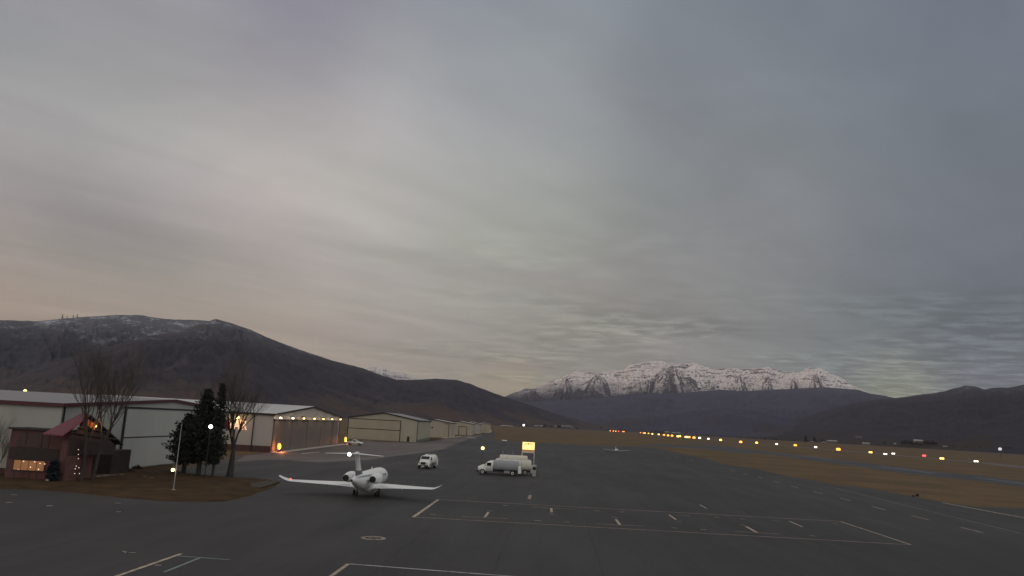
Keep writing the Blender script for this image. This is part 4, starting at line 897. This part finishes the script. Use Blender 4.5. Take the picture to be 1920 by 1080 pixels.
# ---------------------------------------------------------------- pickup, small planes, cart
def pickup(label, loc, rz, paint):
    t = thing('pickup_truck', label, 'pickup', loc, rz)
    b = MB(); b.loft([section(1.7, .5, .95, 2.75, .1), section(1.9, .42, 1.08, 2.5, .12), section(1.95, .42, 1.15, 1.2, .1), section(1.95, .42, 1.12, -2.75, .05)]); b.build('body', paint, t)
    b = MB(); b.loft([section(1.8, 1.1, 1.2, 1.3, .05), section(1.6, 1.1, 1.75, .6, .12), section(1.6, 1.1, 1.82, 0, .12), section(1.62, 1.1, 1.78, -.7, .12), section(1.75, 1.1, 1.2, -.9, .05)]); cb_ = b.build('cab', paint, t)
    b = MB(); b.box(-.85, -.6, 1.2, -.79, .7, 1.62); b.build('side_window', M['glass'], cb_); b = MB(); b.box(.79, -.6, 1.2, .85, .7, 1.62); b.build('side_window', M['glass'], cb_)
    b = MB(); b.ngon([(-.75, 1.24, 1.24), (.75, 1.24, 1.24), (.68, .68, 1.72), (-.68, .68, 1.72)]); b.build('windshield', M['glass'], cb_)
    b = MB(); b.box(-.8, -2.65, 1.05, .8, -1.0, 1.14); b.build('bed', M['chassis'], t)
    for s_ in (-1, 1):
        for yy in (1.75, -1.7):
            b = MB(); b.wheel(s_*.86, yy, .40, .26); w_ = b.build('wheel', M['black'], t)
            MB().loft([[(s_*(.99+o_), yy+.22*math.cos(a), .4+.22*math.sin(a)) for a in [k*math.pi/6 for k in range(12)]] for o_ in (0, .015)]).build('hub', M['metal'], w_)
        b = MB(); b.box(s_*.6, 2.74, .7, s_*.85, 2.8, .88); b.build('headlight', M['lamp_off'], t)
    b = MB(); b.box(-.95, 2.7, .4, .95, 2.82, .58); b.build('bumper', M['chassis'], t)
    return t
p = G(665, 834.5); pickup('white pickup truck parked at the right end of the lit hangar', (p.x, p.y, .018), R(-96), M['white_paint'])

def light_plane(label, loc, rz):
    t = thing('light_aircraft', label, 'plane', loc, rz)
    MB().lathe_y([(3.9, .08, 0), (3.7, .28, 0), (3.0, .46, 0), (1.8, .58, .02), (.4, .6, .05), (-1.2, .45, .1), (-3.4, .2, .2), (-4.1, .1, .28)], 18, 0, 1.25).build('fuselage', M['jet_white'], t)
    MB().lathe_y([(1.9, .1, -.1), (1.2, .42, 0), (.2, .52, .02), (-.8, .4, 0), (-1.8, .1, -.05)], 16, 0, 1.62).build('canopy', M['glass'], t)
    for s_ in (-1, 1):
        MB().loft([airfoil(c_, .13, s_*x, y, z, 7) for x, y, c_, z in ((.2, 1.5, 1.6, .88), (2.5, 1.35, 1.4, 1.1), (5.6, 1.1, .9, 1.42), (5.85, .9, .6, 1.48))]).build('wing', M['jet_white'], t)
        MB().loft([airfoil(c_, .1, s_*x, y, 1.5, 6) for x, y, c_ in ((.02, -3.2, .9), (1.75, -3.4, .6))]).build('tailplane', M['jet_white'], t)
        MB().tube([(s_*.6, .3, .95), (s_*1.25, .25, .25)], .05, 6).build('gear_leg', M['metal'], t); MB().wheel(s_*1.27, .25, .22, .15, 12).build('wheel', M['black'], t)
    MB().loft([[(.05, y0_, z), (0, y0_+.1, z), (-.05, y0_, z), (0, y0_-c_, z)] for y0_, c_, z in ((-2.9, 1.2, 1.45), (-3.5, .7, 2.7))]).build('tail_fin', M['jet_white'], t)
    MB().tube([(0, 2.9, 1.0), (0, 3.1, .25)], .04, 6).build('nose_leg', M['metal'], t); MB().wheel(0, 3.1, .19, .12, 12).build('wheel', M['black'], t)
    MB().box(-.08, 3.92, .35, .08, 3.96, 2.15).build('propeller', M['chassis'], t); MB().lathe_y([(4.15, .02, 0), (3.9, .14, 0)], 12, 0, 1.25).build('spinner', M['jet_white'], t)
    return t
p = G(1155.5, 849); light_plane('small white low-wing aeroplane parked at the far right side of the apron', (p.x, p.y+.5, .014), R(176))
def small_car(label, loc, rz, paint, cat='car', group=None, name='parked_car'):
    t = thing(name, label, cat, loc, rz, group)
    b = MB(); b.loft([section(1.6, .35, .7, 2.15, .1), section(1.78, .3, .85, 1.8, .12), section(1.8, .3, .92, .9, .1), section(1.8, .3, .95, -1.9, .1), section(1.7, .35, .9, -2.15, .1)]); b.build('body', paint, t)
    b = MB(); b.loft([section(1.6, .85, .95, 1.0, .03), section(1.35, .85, 1.42, .2, .1), section(1.35, .85, 1.45, -.9, .1), section(1.5, .85, 1.0, -1.8, .05)]); b.build('windows', M['glass'], t)
    for s_ in (-1, 1):
        for yy in (1.35, -1.35): MB().wheel(s_*.8, yy, .32, .2, 12).build('wheel', M['black'], t)
    return t
p = G(945.5, 828); small_car('small white car alone at the edge of the far grass', (p.x, p.y, .014), R(20), M['white_paint'])

# ---------------------------------------------------------------- trees
M['bark'] = mat('grey_brown_bark', (.055, .047, .041), .9, .4, 2.0)
M['twig'] = mat('brown_twigs', (.090, .070, .060), .9, .3, 1.0)
M['needles'] = mat('dark_pine_needles', (.030, .040, .028), .85, .45, .8)
M['needles2'] = mat('blue_spruce_needles', (.018, .026, .036), .85, .4, 2)
M['shrub'] = mat('dry_shrub', (.040, .026, .022), .9, .4, 3)
def bare_tree(label, loc, h, lean, seed, r0=.42, fork=.26, spread=.42, twigs=1.0, group='leafless trees by the lodge'):
    rd = random.Random(seed); t = thing('bare_tree', label, 'tree', loc, 0, group)
    tr = MB(); cr = MB()
    def grow(p, d, L, r, lev):
        n = 4 if lev < 3 else 3; pts = [p]; rads = [r]; dd = d.copy()
        for i in range(n):
            dd = (dd+Vector((rd.uniform(-1, 1), rd.uniform(-1, 1), rd.uniform(-.2, .6)))*(.19 if lev else .05)).normalized()
            pts.append(pts[-1]+dd*L/n); rads.append(r*(1-.55*(i+1)/n))
        (tr if lev < 3 else cr).tube(pts, rads, 8 if lev == 0 else (5 if lev < 3 else 3), True, False)
        if lev >= 5: return
        kids = (3, 4, 4, 4, 3)[lev]
        if lev >= 3: kids = max(2, round(kids*twigs))
        for k in range(kids+(2 if lev in (1, 2) else 0)):
            u = rd.uniform(.35, 1) if k else 1.0
            i = min(n-1, int(u*n)); q = pts[i].lerp(pts[i+1], u*n-i) if i < n else pts[-1]
            side = Vector((rd.uniform(-1, 1), rd.uniform(-1, 1), 0))
            if side.length < .2: side = Vector((1, 0, 0))
            nd = (dd*(1.0 if k else 1.6)+side.normalized()*spread*(1.5 if lev else 1.0)+Vector((0, 0, .45))).normalized()
            grow(q, nd, L*(rd.uniform(.52, .78) if lev else rd.uniform(1.1, 1.5)), rads[i]*(.62 if lev else .6), lev+1)
    L0 = h*fork
    grow(Vector((0, 0, -.1)), Vector((lean[0], lean[1], 1)).normalized(), L0, r0, 0)
    zm = max(v[2] for v in cr.v); k = h/zm
    for mb in (tr, cr): mb.v = [(a*k, b_*k, c_*k) for a, b_, c_ in mb.v]
    tr.build('trunk', M['bark'], t); cr.build('crown', M['twig'], t)
    return t
def pine(label, loc, h, rad, seed, base=.13, m_=None, dens=1.0, group='dark pines on the lawn island', name='pine_tree', top=.9):
    rd = random.Random(seed); t = thing(name, label, 'tree', loc, 0, group)
    tr = MB(); tr.tube([(0, 0, -.1), (0, 0, h*.3), (.1, 0, h*.7), (.1, 0, h)], [rad*.085+.08, rad*.07+.05, .08, .02], 8); nb = int(h*17*dens)
    cr = MB()
    for i in range(nb):
        u = (i+rd.random())/nb; z = h*(base+(1-base)*u**.95)
        prof = (1-u)**.75*(.55+.45*min(1, u*6))+.05
        L = rad*prof*rd.uniform(.62, 1.18); a = rd.uniform(0, 2*math.pi)
        rise = .10+.5*u+rd.uniform(-.12, .12)
        d = Vector((math.cos(a), math.sin(a), rise)).normalized(); p0 = Vector((0, 0, z))
        e = p0+d*L+Vector((0, 0, .08*L))
        if L > .8: tr.tube([tuple(p0), tuple(e)], [.05, .012], 4, True, False)
        nc = max(3, int(L*4.2))
        for j in range(nc):
            s_ = .25+.75*(j+rd.random())/nc; q = p0.lerp(e, s_)+Vector((rd.gauss(0, .12), rd.gauss(0, .12), rd.gauss(0, .10)))*(1+L*.25)
            for k in range(5):
                v = (d*rd.uniform(.1, 1)+Vector((rd.gauss(0, .8), rd.gauss(0, .8), rd.gauss(.35, .6)))).normalized()*rd.uniform(.22, .46)
                w_ = v.cross(Vector((rd.gauss(0, 1), rd.gauss(0, 1), rd.gauss(0, 1)))).normalized()*rd.uniform(.05, .11)
                cr.add([tuple(q-w_), tuple(q+w_), tuple(q+v+w_*.4), tuple(q+v-w_*.4)], [(0, 1, 2, 3)])
    tr.build('trunk', M['bark'], t); cr.build('crown', m_ or M['needles'], t); return t
p = G(430, 896); bare_tree('tall leafless tree standing right of the dark pines', p, 21.0, (.05, 0), 11, .56, .22, .40, 1.2)
p = G(152, 904); bare_tree('tall leafless tree before the lodge gable, leaning left', p, 21.5, (-.07, .02), 5, .42, .30, .30, 1.0)
p = G(172, 903); bare_tree('tall leafless tree before the lodge gable, leaning right', p, 20.5, (.09, .03), 8, .40, .28, .32, 1.0)
bare_tree('small thin leafless tree between the lodge and the hangar wall', (-64.5, 102.0, 0), 9.5, (.0, 0), 21, .12, .2, .34, .9)
p = G(371, 893); pine('tallest and broadest dark pine, in the middle of the three', p, 12.4, 3.7, 2, .14, dens=1.5)
p = G(398, 896); pine('slender dark pine next to the bare tree', p, 13.3, 1.6, 3, .13, dens=1.1)
p = G(344, 888); pine('short bushy dark pine reaching left behind the flagpole', p, 8.6, 3.6, 4, .16, dens=1.7)
p = G(97, 904); pine('small dark blue spruce with faint lights beside the lodge', (p.x, p.y, 0), 2.3, .85, 6, .03, M['needles2'], 2.4, None, 'small_spruce')
def bush(label, loc, r, seed, m_=None, group='low shrubs along the lodge bed', name='shrub', cat='shrub', sq=.8, n=160):
    rd = random.Random(seed); b = MB()
    for i in range(n):
        v = Vector((rd.gauss(0, 1), rd.gauss(0, 1), abs(rd.gauss(0, 1)))).normalized()*r*rd.uniform(.35, 1); v.z *= sq
        d = Vector((rd.gauss(0, 1), rd.gauss(0, 1), rd.gauss(.5, 1))).normalized()*r*rd.uniform(.2, .4); w_ = d.cross(Vector((rd.gauss(0, 1), rd.gauss(0, 1), 1))).normalized()*r*.11
        b.add([tuple(v-w_), tuple(v+w_), tuple(v+d+w_*.4), tuple(v+d-w_*.4)], [(0, 1, 2, 3)])
    return tag(b.build(name, m_ or M['shrub'], None, loc), label, cat, group)
for i, (px, py, r) in enumerate(((207, 887, .55), (221, 888, .5), (234, 884, .75), (246, 886, .5), (257, 881, .85))):
    bush(['small round shrub nearest the porch post', 'second low shrub from the porch', 'wider dark shrub in the middle of the bed', 'small shrub right of the widest one', 'largest shrub at the right end of the bed'][i], G(px, py), r, 30+i)
M['stone'] = mat('pale_stone', (.20, .165, .15), .9, .3, 2)
def rock(loc, r, seed, label):
    rd = random.Random(seed); b = MB(); rings = []
    for z, k in ((-.1, .9), (.15, 1), (.4, .8), (.55, .35)): rings.append([(r*k*math.cos(a)*rd.uniform(.8, 1.3)*1.4, r*k*math.sin(a)*rd.uniform(.8, 1.1), z*r) for a in [j*math.pi/5 for j in range(10)]])
    b.loft(rings, smooth=False); return tag(b.build('boulder', M['stone'], None, loc), label, 'rock', 'boulders edging the lodge bed')
for i, (px, py, r) in enumerate(((168, 897, .5), (178, 896, .6), (190, 895, .55), (200, 893.5, .5), (213, 893, .4), (228, 892, .4), (272, 896, .35), (284, 898, .35), (131, 897, .45), (122, 892, .4))):
    rock(G(px, py), r, 60+i, ['boulder right of the big tree trunk', 'second boulder right of the tree trunk', 'middle boulder of the row by the porch', 'fourth boulder of the row by the porch', 'boulder below the small round shrub', 'boulder below the middle shrub', 'lone boulder on the lawn left of the flagpole', 'lone boulder nearest the flagpole', 'boulder left of the big tree trunk', 'boulder beside the blue spruce'][i])
# gravel mulch bed along the lawn tip
sheet('gravel_bed', [(470, 908), (500, 903), (526, 904.2), (508, 911.5), (488, 917), (470, 914)], .165, mat('gravel_mulch', (.085, .062, .042), .95, .5, 4, c2=(.03, .024, .016)))

# ---------------------------------------------------------------- poles and lamps
p = G(325, 921); zt = atY(336, 797, p.y).z
t = thing('flagpole', 'thin pale flagpole on the lawn island with a lamp low on it', 'pole', p)
MB().tube([(0, 0, 0), (0, 0, zt*.5), (0, 0, zt)], [.07, .055, .035], 10).build('pole', M['metal'], t); MB().ball((0, 0, zt+.05), .08, 5).build('finial', M['metal'], t)
MB().box(-.2, -.2, 0, .2, .2, .18).build('base', M['concrete'], t)
lz = atY(325, 881, p.y); MB().tube([(0, 0, lz.z+.1), (lz.x-p.x, 0, lz.z+.1)], .03, 5).build('lamp_arm', M['metal'], t)
MB().ball((lz.x-p.x-.05, 0, lz.z), .21, 6).build('lamp', mat('yellow_white_lamp', (1, .9, .6), .5, emit=(1, .74, .30), es=3), t)
point_light('lamp_light', (lz.x-p.x-.05, -.3, lz.z-.1), 14, (1, .75, .4), t, .1)
def pole_lamp(label, px, py, Y, rad, em, es, foot=0.0, name='pole_lamp', pr=.06):
    p = atY(px, py, Y); t = thing(name, label, 'lamp', (p.x, Y, foot))
    MB().tube([(0, 0, 0), (0, 0, p.z-foot)], pr, 6).build('pole', M['chassis'], t)
    m_ = mat('lamp_glow', em, .5, emit=em, es=es); MB().ball((0, 0, p.z-foot), rad, 6).build('globe', m_, t); return t
pole_lamp('bright white lamp in front of the slender pine', 395, 800, 112.6, .26, (1, .93, .80), 12)
pole_lamp('yellow-green lamp on a pole beyond the near hangar roof', 47, 733, 380, .75, (1, .95, .30), 2.2, pr=.15)
pole_lamp('bright white lamp among the far houses', 982, 797.2, 2300, 3.0, (1, .97, .9), 3, pr=.3)
pole_lamp('pale round lamp far out at the right edge of the field', 1875, 842, 1250, 2.6, (.8, .8, .82), .55, pr=.25)
# taxiway edge marker in the grass
p = G(1720, 932); t = thing('taxiway_marker', 'small black marker box at the grass edge on the right', 'marker', p)
MB().box(-.28, -.12, .12, .28, .12, .62).build('panel', M['black'], t)
for s_ in (-1, 1): MB().tube([(s_*.18, 0, 0), (s_*.18, 0, .12)], .03, 5).build('leg', M['metal'], t)
bush('low brown tussock left of the black marker box', G(1712, 931), .35, 90, mat('tussock', (.06, .045, .03), .9, .4, 3), None, 'tussock', 'plant')

# ---------------------------------------------------------------- traffic on the highway
M['hl_w'] = mat('headlamp_white', (1, 1, 1), .5, emit=(1, .80, .62), es=3); M['hl_y'] = mat('headlamp_yellow', (1, 1, .7), .5, emit=(1, .55, .07), es=3)
M['hl_o'] = mat('headlamp_amber', (1, .7, .3), .5, emit=(1, .27, .015), es=3.2); M['hl_r'] = mat('tail_lamp_red', (1, .1, .1), .5, emit=(1, .07, .07), es=3.5)
M['car_dark'] = mat('dark_car_paint', (.03, .03, .035), .3, .2, 1); M['car_silver'] = mat('silver_car_paint', (.25, .25, .26), .3, .1, 1)
def road_car(kind, m_):
    t = thing('highway_car', 'car', 'car', (0, 0, 0), 0)
    b = MB(); b.loft([section(1.6, .35, .75, 2.2, .1), section(1.8, .3, .9, 1.9, .12), section(1.85, .3, .98, .9, .1), section(1.85, .3, 1.0, -2.0, .1), section(1.7, .35, .95, -2.25, .1)]); b.build('body', M['car_dark'] if kind else M['car_silver'], t)
    b = MB(); b.loft([section(1.65, .9, 1.0, 1.1, .03), section(1.4, .9, 1.5, .3, .1), section(1.4, .9, 1.55, -1.2, .1), section(1.55, .9, 1.05, -2.0, .05)]); b.build('cabin', M['glass'], t)
    for s_ in (-1, 1):
        o = MB().lathe_y([(-.06, .17, 0), (.05, .2, 0), (.1, .1, 0)], 10).build('headlight', m_, t, (s_*.72, 2.2, .72))
    for s_ in (-1, 1):
        for yy in (1.4, -1.4): MB().wheel(s_*.84, yy, .33, .22, 10).build('wheel', M['black'], t)
    return t
protos = {k: road_car(i % 2, M['hl_'+k]) for i, k in enumerate('wyor')}
CARS = [(1144, 806.8, 'o', 1), (1150, 807.3, 'o', 1), (1154.5, 807.8, 'y', 1), (1160, 806.6, 'r', 1.1), (1168, 805.8, 'o', .9), (1170, 809.5, 'o', 1.7),
 (1201, 811.5, 'o', 1), (1206.5, 812.3, 'o', 1.6), (1209, 812.5, 'y', 1.2), (1216, 813.2, 'o', 1.2), (1223, 814.3, 'y', 1), (1235, 815.2, 'y', 1.1), (1245, 816.2, 'o', 1.4), (1252.5, 817.2, 'o', 1.1), (1260, 817.8, 'o', 1.8), (1271, 819, 'y', 1.2), (1274.5, 818.7, 'y', 1.1), (1285, 820, 'o', .8), (1288, 820.2, 'w', .8), (1292, 820.6, 'o', 1), (1301, 821.6, 'o', 1.5), (1312, 822, 'w', .9),
 (1328, 823.3, 'w', .9), (1351, 825.7, 'y', 1.3), (1389, 829.5, 'o', 1.5), (1418.5, 830.6, 'y', 1.1), (1456, 833, 'w', .9), (1491.5, 835.4, 'o', 1.3), (1529, 838.6, 'w', 1.0), (1571.5, 843.5, 'o', 2.0), (1632.5, 848.3, 'y', 1.15), (1659.5, 851.3, 'w', .9), (1674.5, 850.6, 'w', .85), (1733, 854.5, 'r', 1), (1765.5, 859.8, 'y', 1.35), (1829.5, 864.8, 'w', 1.15)]
ORD = ['first', 'second', 'third', 'fourth', 'fifth', 'sixth', 'seventh', 'eighth', 'ninth', 'tenth', 'eleventh', 'twelfth', 'thirteenth', 'fourteenth', 'fifteenth', 'sixteenth', 'seventeenth', 'eighteenth', 'nineteenth', 'twentieth', 'twenty-first', 'twenty-second', 'twenty-third', 'twenty-fourth', 'twenty-fifth', 'twenty-sixth', 'twenty-seventh', 'twenty-eighth', 'twenty-ninth', 'thirtieth']
KN = dict(w='white headlights', y='yellowish headlights', o='amber headlights', r='red lights')
used = set()
for i, (px, py, k, sz_) in enumerate(CARS):
    far = py-(800+.055*(px-1042)) < 2.3
    if i < 6: Y = 5200+i*40; q = atY(px, py, Y); q.z = .02
    else: q = G(px, py, .74); q.z = .02
    if q.y > 5200 and i >= 6: q *= 5200/q.y; q.z = .02
    if k not in used: o = protos[k]; used.add(k)
    else: o = copy_tree(protos[k])
    o.location = q; d = Vector((-q.x, -q.y, 0)).normalized(); turn = (.10 if i % 3 else -.06)
    o.rotation_euler = (0, 0, math.atan2(-d.x, d.y)+turn)
    grp = 'cars in the distant cluster of lights' if i < 6 else 'cars driving on the highway'
    lab = ('car with %s, %s from the left in the far cluster' % (KN[k], ORD[i])) if i < 6 else ('highway car with %s, %s from the right in the row' % (KN[k], ORD[len(CARS)-1-i]))
    tag(o, lab, 'car', grp)
    for ch in o.children:
        if ch.name.startswith('headlight'):
            f_ = max(1.0, q.y/1450*1.05*(.45+sz_*(1.35 if i < 22 else 1.0))/.2); f_ = min(f_, 14.0)
            ch.scale = (f_, 1, f_)
            ch.location.x = math.copysign(max(.72, min(.95, .72)), ch.location.x)*(1.25 if q.y < 1300 else 1.0)
            if f_ > 3.4: ch.location.z = .72+(f_-3.4)*.12

# ---------------------------------------------------------------- far houses, barns and trees
terr = [o for o in col.objects if o.get('kind') == 'structure' and any(o.name.startswith(n_) for n_ in ('near_hill', 'back_hill', 'foot_hill', 'right_hill', 'valley_hill', 'ground'))]
def hit(x, y, maxd=9000):
    d = ray(x, y).normalized(); best = None
    for o in terr:
        ok, loc, _, _ = o.ray_cast(Vector((0, 0, CH)), d)
        if ok and (best is None or loc.length < best.length): best = loc.copy()
    if best is None or best.length > maxd: 
        best = ray(x, y); best = best*(maxd/best.length); best.z = max(0, best.z+CH)
    return best
M['far_wall'] = mat('far_house_wall', (.17, .15, .14), .8, .3, .05); M['far_roof_w'] = mat('far_pale_roof', (.50, .49, .48), .6, .2, .05); M['far_roof_d'] = mat('far_dark_roof', (.07, .06, .06), .7, .2, .05)
M['far_tree'] = mat('far_dark_tree', (.020, .020, .018), .95, .4, .06)
def far_house(label, loc, w_, d_, h_, rf, m_, rz=0, group='houses far across the valley'):
    t = thing('distant_house', label, 'house', loc, rz, group)
    MB().box(-w_/2, -d_/2, -4, w_/2, d_/2, h_).build('wall', M['far_wall'], t)
    b = MB(); o_ = .6
    b.add([(-w_/2-o_, -d_/2-o_, h_+.01), (w_/2+o_, -d_/2-o_, h_+.01), (w_/2+o_, d_/2+o_, h_+.01), (-w_/2-o_, d_/2+o_, h_+.01), (-w_/2-o_, 0, h_+rf), (w_/2+o_, 0, h_+rf)], [(0, 1, 5, 4), (2, 3, 4, 5), (0, 4, 3), (1, 2, 5), (3, 2, 1, 0)])
    b.build('roof', m_, t); return t
HS_ = [(951, 800.3, 44, 3, 'pale long-roofed building just right of the hangar row'), (972, 800, 14, 5, 'small pale house left of the white far lamp'), (997, 801.2, 12, 4, 'small pale house right of the white far lamp'), (1006, 799.8, 26, 4, 'wide grey-roofed building in the middle of the far houses'),
 (1015, 801, 16, 6, 'brightest small roof left of the dark tree'), (1042, 800.6, 12, 4, 'small white house right of the dark tree'), (1062, 800.6, 56, 4, 'longest white-roofed building of the far houses'), (1072.5, 804, 12, 4, 'low white box building in front of the long one'),
 (1560, 829.4, 60, 8, 'white-roofed farm building behind the amber headlights'), (1547, 830.6, 46, 4, 'long low pale shed left of the farm building'), (1624, 833.5, 42, 7, 'barn with a slanting white roof on the right'), (1610, 820, 34, 6, 'grey barn on the low slope above the slanting roof'), (1524, 829, 22, 4, 'small pale shed by two dark trees'),
 (1678, 833.3, 12, 5, 'small pale house left of the dark grove'), (1722, 829, 50, 9, 'pale-roofed building above the dark grove'), (1772, 838.2, 22, 4, 'low white shed right of the dark grove'), (1268, 813, 60, 5, 'pale long roof behind the row of headlights'), (1250, 812, 26, 6, 'short pale roof behind the row of headlights')]
for i, (px, py, w_, h_, lab) in enumerate(HS_):
    q = hit(px, py, 5200 if px > 1200 else 4300); far_house(lab, q, w_, max(9, w_*.35), h_, h_*.55, M['far_roof_w'] if i not in (1, 2, 11) else M['far_roof_d'], math.atan2(-q.x, q.y)+(.15 if i % 2 else -.2))
def far_tree_mesh(seed, conif=False):
    rd = random.Random(seed); b = MB()
    for i in range(60):
        if conif: z = rd.random(); r = (1-z)*.26; a = rd.uniform(0, 6.28); v = Vector((r*math.cos(a), r*math.sin(a), .1+.9*z))
        else: v = Vector((rd.gauss(0, .22), rd.gauss(0, .22), .55+rd.gauss(0, .2)))
        d = Vector((rd.gauss(0, 1), rd.gauss(0, 1), rd.gauss(0, 1))).normalized()*.16; w_ = d.cross(Vector((rd.gauss(0, 1), 1, 1))).normalized()*.10
        b.add([tuple(v-w_), tuple(v+w_), tuple(v+d+w_), tuple(v+d-w_)], [(0, 1, 2, 3)])
    return b
fts = []
for k in range(3):
    t = thing('distant_tree', 'x', 'tree', (0, 0, 0)); MB().tube([(0, 0, -.15), (0, 0, .6)], [.04, .02], 5).build('trunk', M['bark'], t); far_tree_mesh(100+k, k == 2).build('crown', M['far_tree'], t); fts.append(t)
TL = [(1022, 801, 16, 1), (1047, 801.8, 13, 0), (1051, 802, 13, 1), (987, 800.5, 10, 0), (976, 800.3, 10, 1), (1082, 805, 8, 0), (1127, 803.5, 8, 0), (1034, 801, 9, 1), (962, 800.4, 8, 0),
 (1230, 811.5, 13, 0), (1237, 812, 14, 1), (1243, 812.3, 12, 0), (1222, 810.8, 10, 1), (1511, 829, 34, 2), (1527, 828.5, 30, 2), (1541, 828, 16, 0), (1551, 828.5, 12, 1), (1659, 832.5, 14, 0), (1630, 833.5, 10, 1),
 (1838, 840, 10, 0), (1812, 838.6, 9, 1), (1787, 838, 9, 1), (1885, 841.5, 12, 0), (1893, 842, 11, 1)]
rd = random.Random(9)
TLX = list(TL)
for i in range(16): TLX.append((1692+i*4.2+rd.uniform(-1, 1), 833.6+.04*i*4.2/1.0*.3, rd.uniform(15, 27), i % 2))
for i in range(26): TLX.append((1300+i*7.5+rd.uniform(-2, 2), 816.3+i*7.5*.058, rd.uniform(6, 10), i % 2))
for i, (px, py, h_, k) in enumerate(TLX):
    q = hit(px, py, 5200 if px > 1200 else 4300)
    if not fts[k].get('done'): o = fts[k]; o['done'] = 1
    else: o = copy_tree(fts[k]); 
    o.location = q; o.scale = (h_*(1.25 if k < 2 else .8), h_*1.25, h_); o.rotation_euler = (0, 0, rd.uniform(0, 6))
    if i < 9: lab, g_ = ['tallest dark tree among the far houses', 'round dark tree left of the long white roof', 'dark tree touching the long white roof', 'dark tree right of the white far lamp', 'dark tree left of the white far lamp', 'low dark bush right of the white box building', 'lone dark bush left of the red far lights', 'faint tree between the tallest tree and the white house', 'low dark tree by the long roof near the hangars'][i], 'trees among the far houses'
    elif i < 13: lab, g_ = 'dark tree behind the dense row of headlights', 'trees behind the headlights'
    elif i < 19: lab, g_ = ['tall dark poplar left of the pale shed', 'tall dark poplar right of the pale shed', 'dark tree left of the farm roof', 'low dark tree touching the farm roof', 'lone dark tree left of the small pale house', 'low dark bush by the slanting roof'][i-13], 'trees near the farm'
    elif i < 24: lab, g_ = 'low dark bush on the field edge right of the grove', 'bushes on the far field edge'
    elif i < 40: lab, g_ = 'dark tree standing in the dense grove at the field edge', 'trees of the dark grove'
    else: lab, g_ = 'low tree in the thin dark line beyond the highway', 'trees in the line beyond the highway'
    tag(o, lab, 'tree', g_)
for o in col.objects:
    if 'done' in o: del o['done']
rt = [(117, 595.5), (125.5, 595), (137, 594), (144.5, 593.6)]
for i, (px, py) in enumerate(rt):
    o = copy_tree(fts[2]); q = hit(px, py+1.5, 5000); o.location = q; h_ = (22, 13, 15, 18)[i]; o.scale = (h_*.5, h_*.5, h_)
    tag(o, ['tallest spiky tree on the left ridge crest', 'shortest spiky tree on the left ridge crest', 'spiky tree on the ridge crest, third from the left', 'spiky tree on the ridge crest, rightmost of four'][i], 'tree', 'lone trees on the ridge crest')

# ---------------------------------------------------------------- valley haze
hz = bpy.data.materials.new('haze'); hz.use_nodes = True; t_ = hz.node_tree; t_.nodes.remove(t_.nodes['Principled BSDF'])
pv = t_.nodes.new('ShaderNodeVolumePrincipled'); pv.inputs['Color'].default_value = (.86, .86, 1, 1); pv.inputs['Density'].default_value = 9e-6; pv.inputs['Anisotropy'].default_value = 0
t_.links.new(pv.outputs[0], t_.nodes['Material Output'].inputs['Volume'])
hb = MB().box(-26500, -3400, -5, 26500, 26500, 2600).build('haze', hz); tag(hb, kind='stuff')
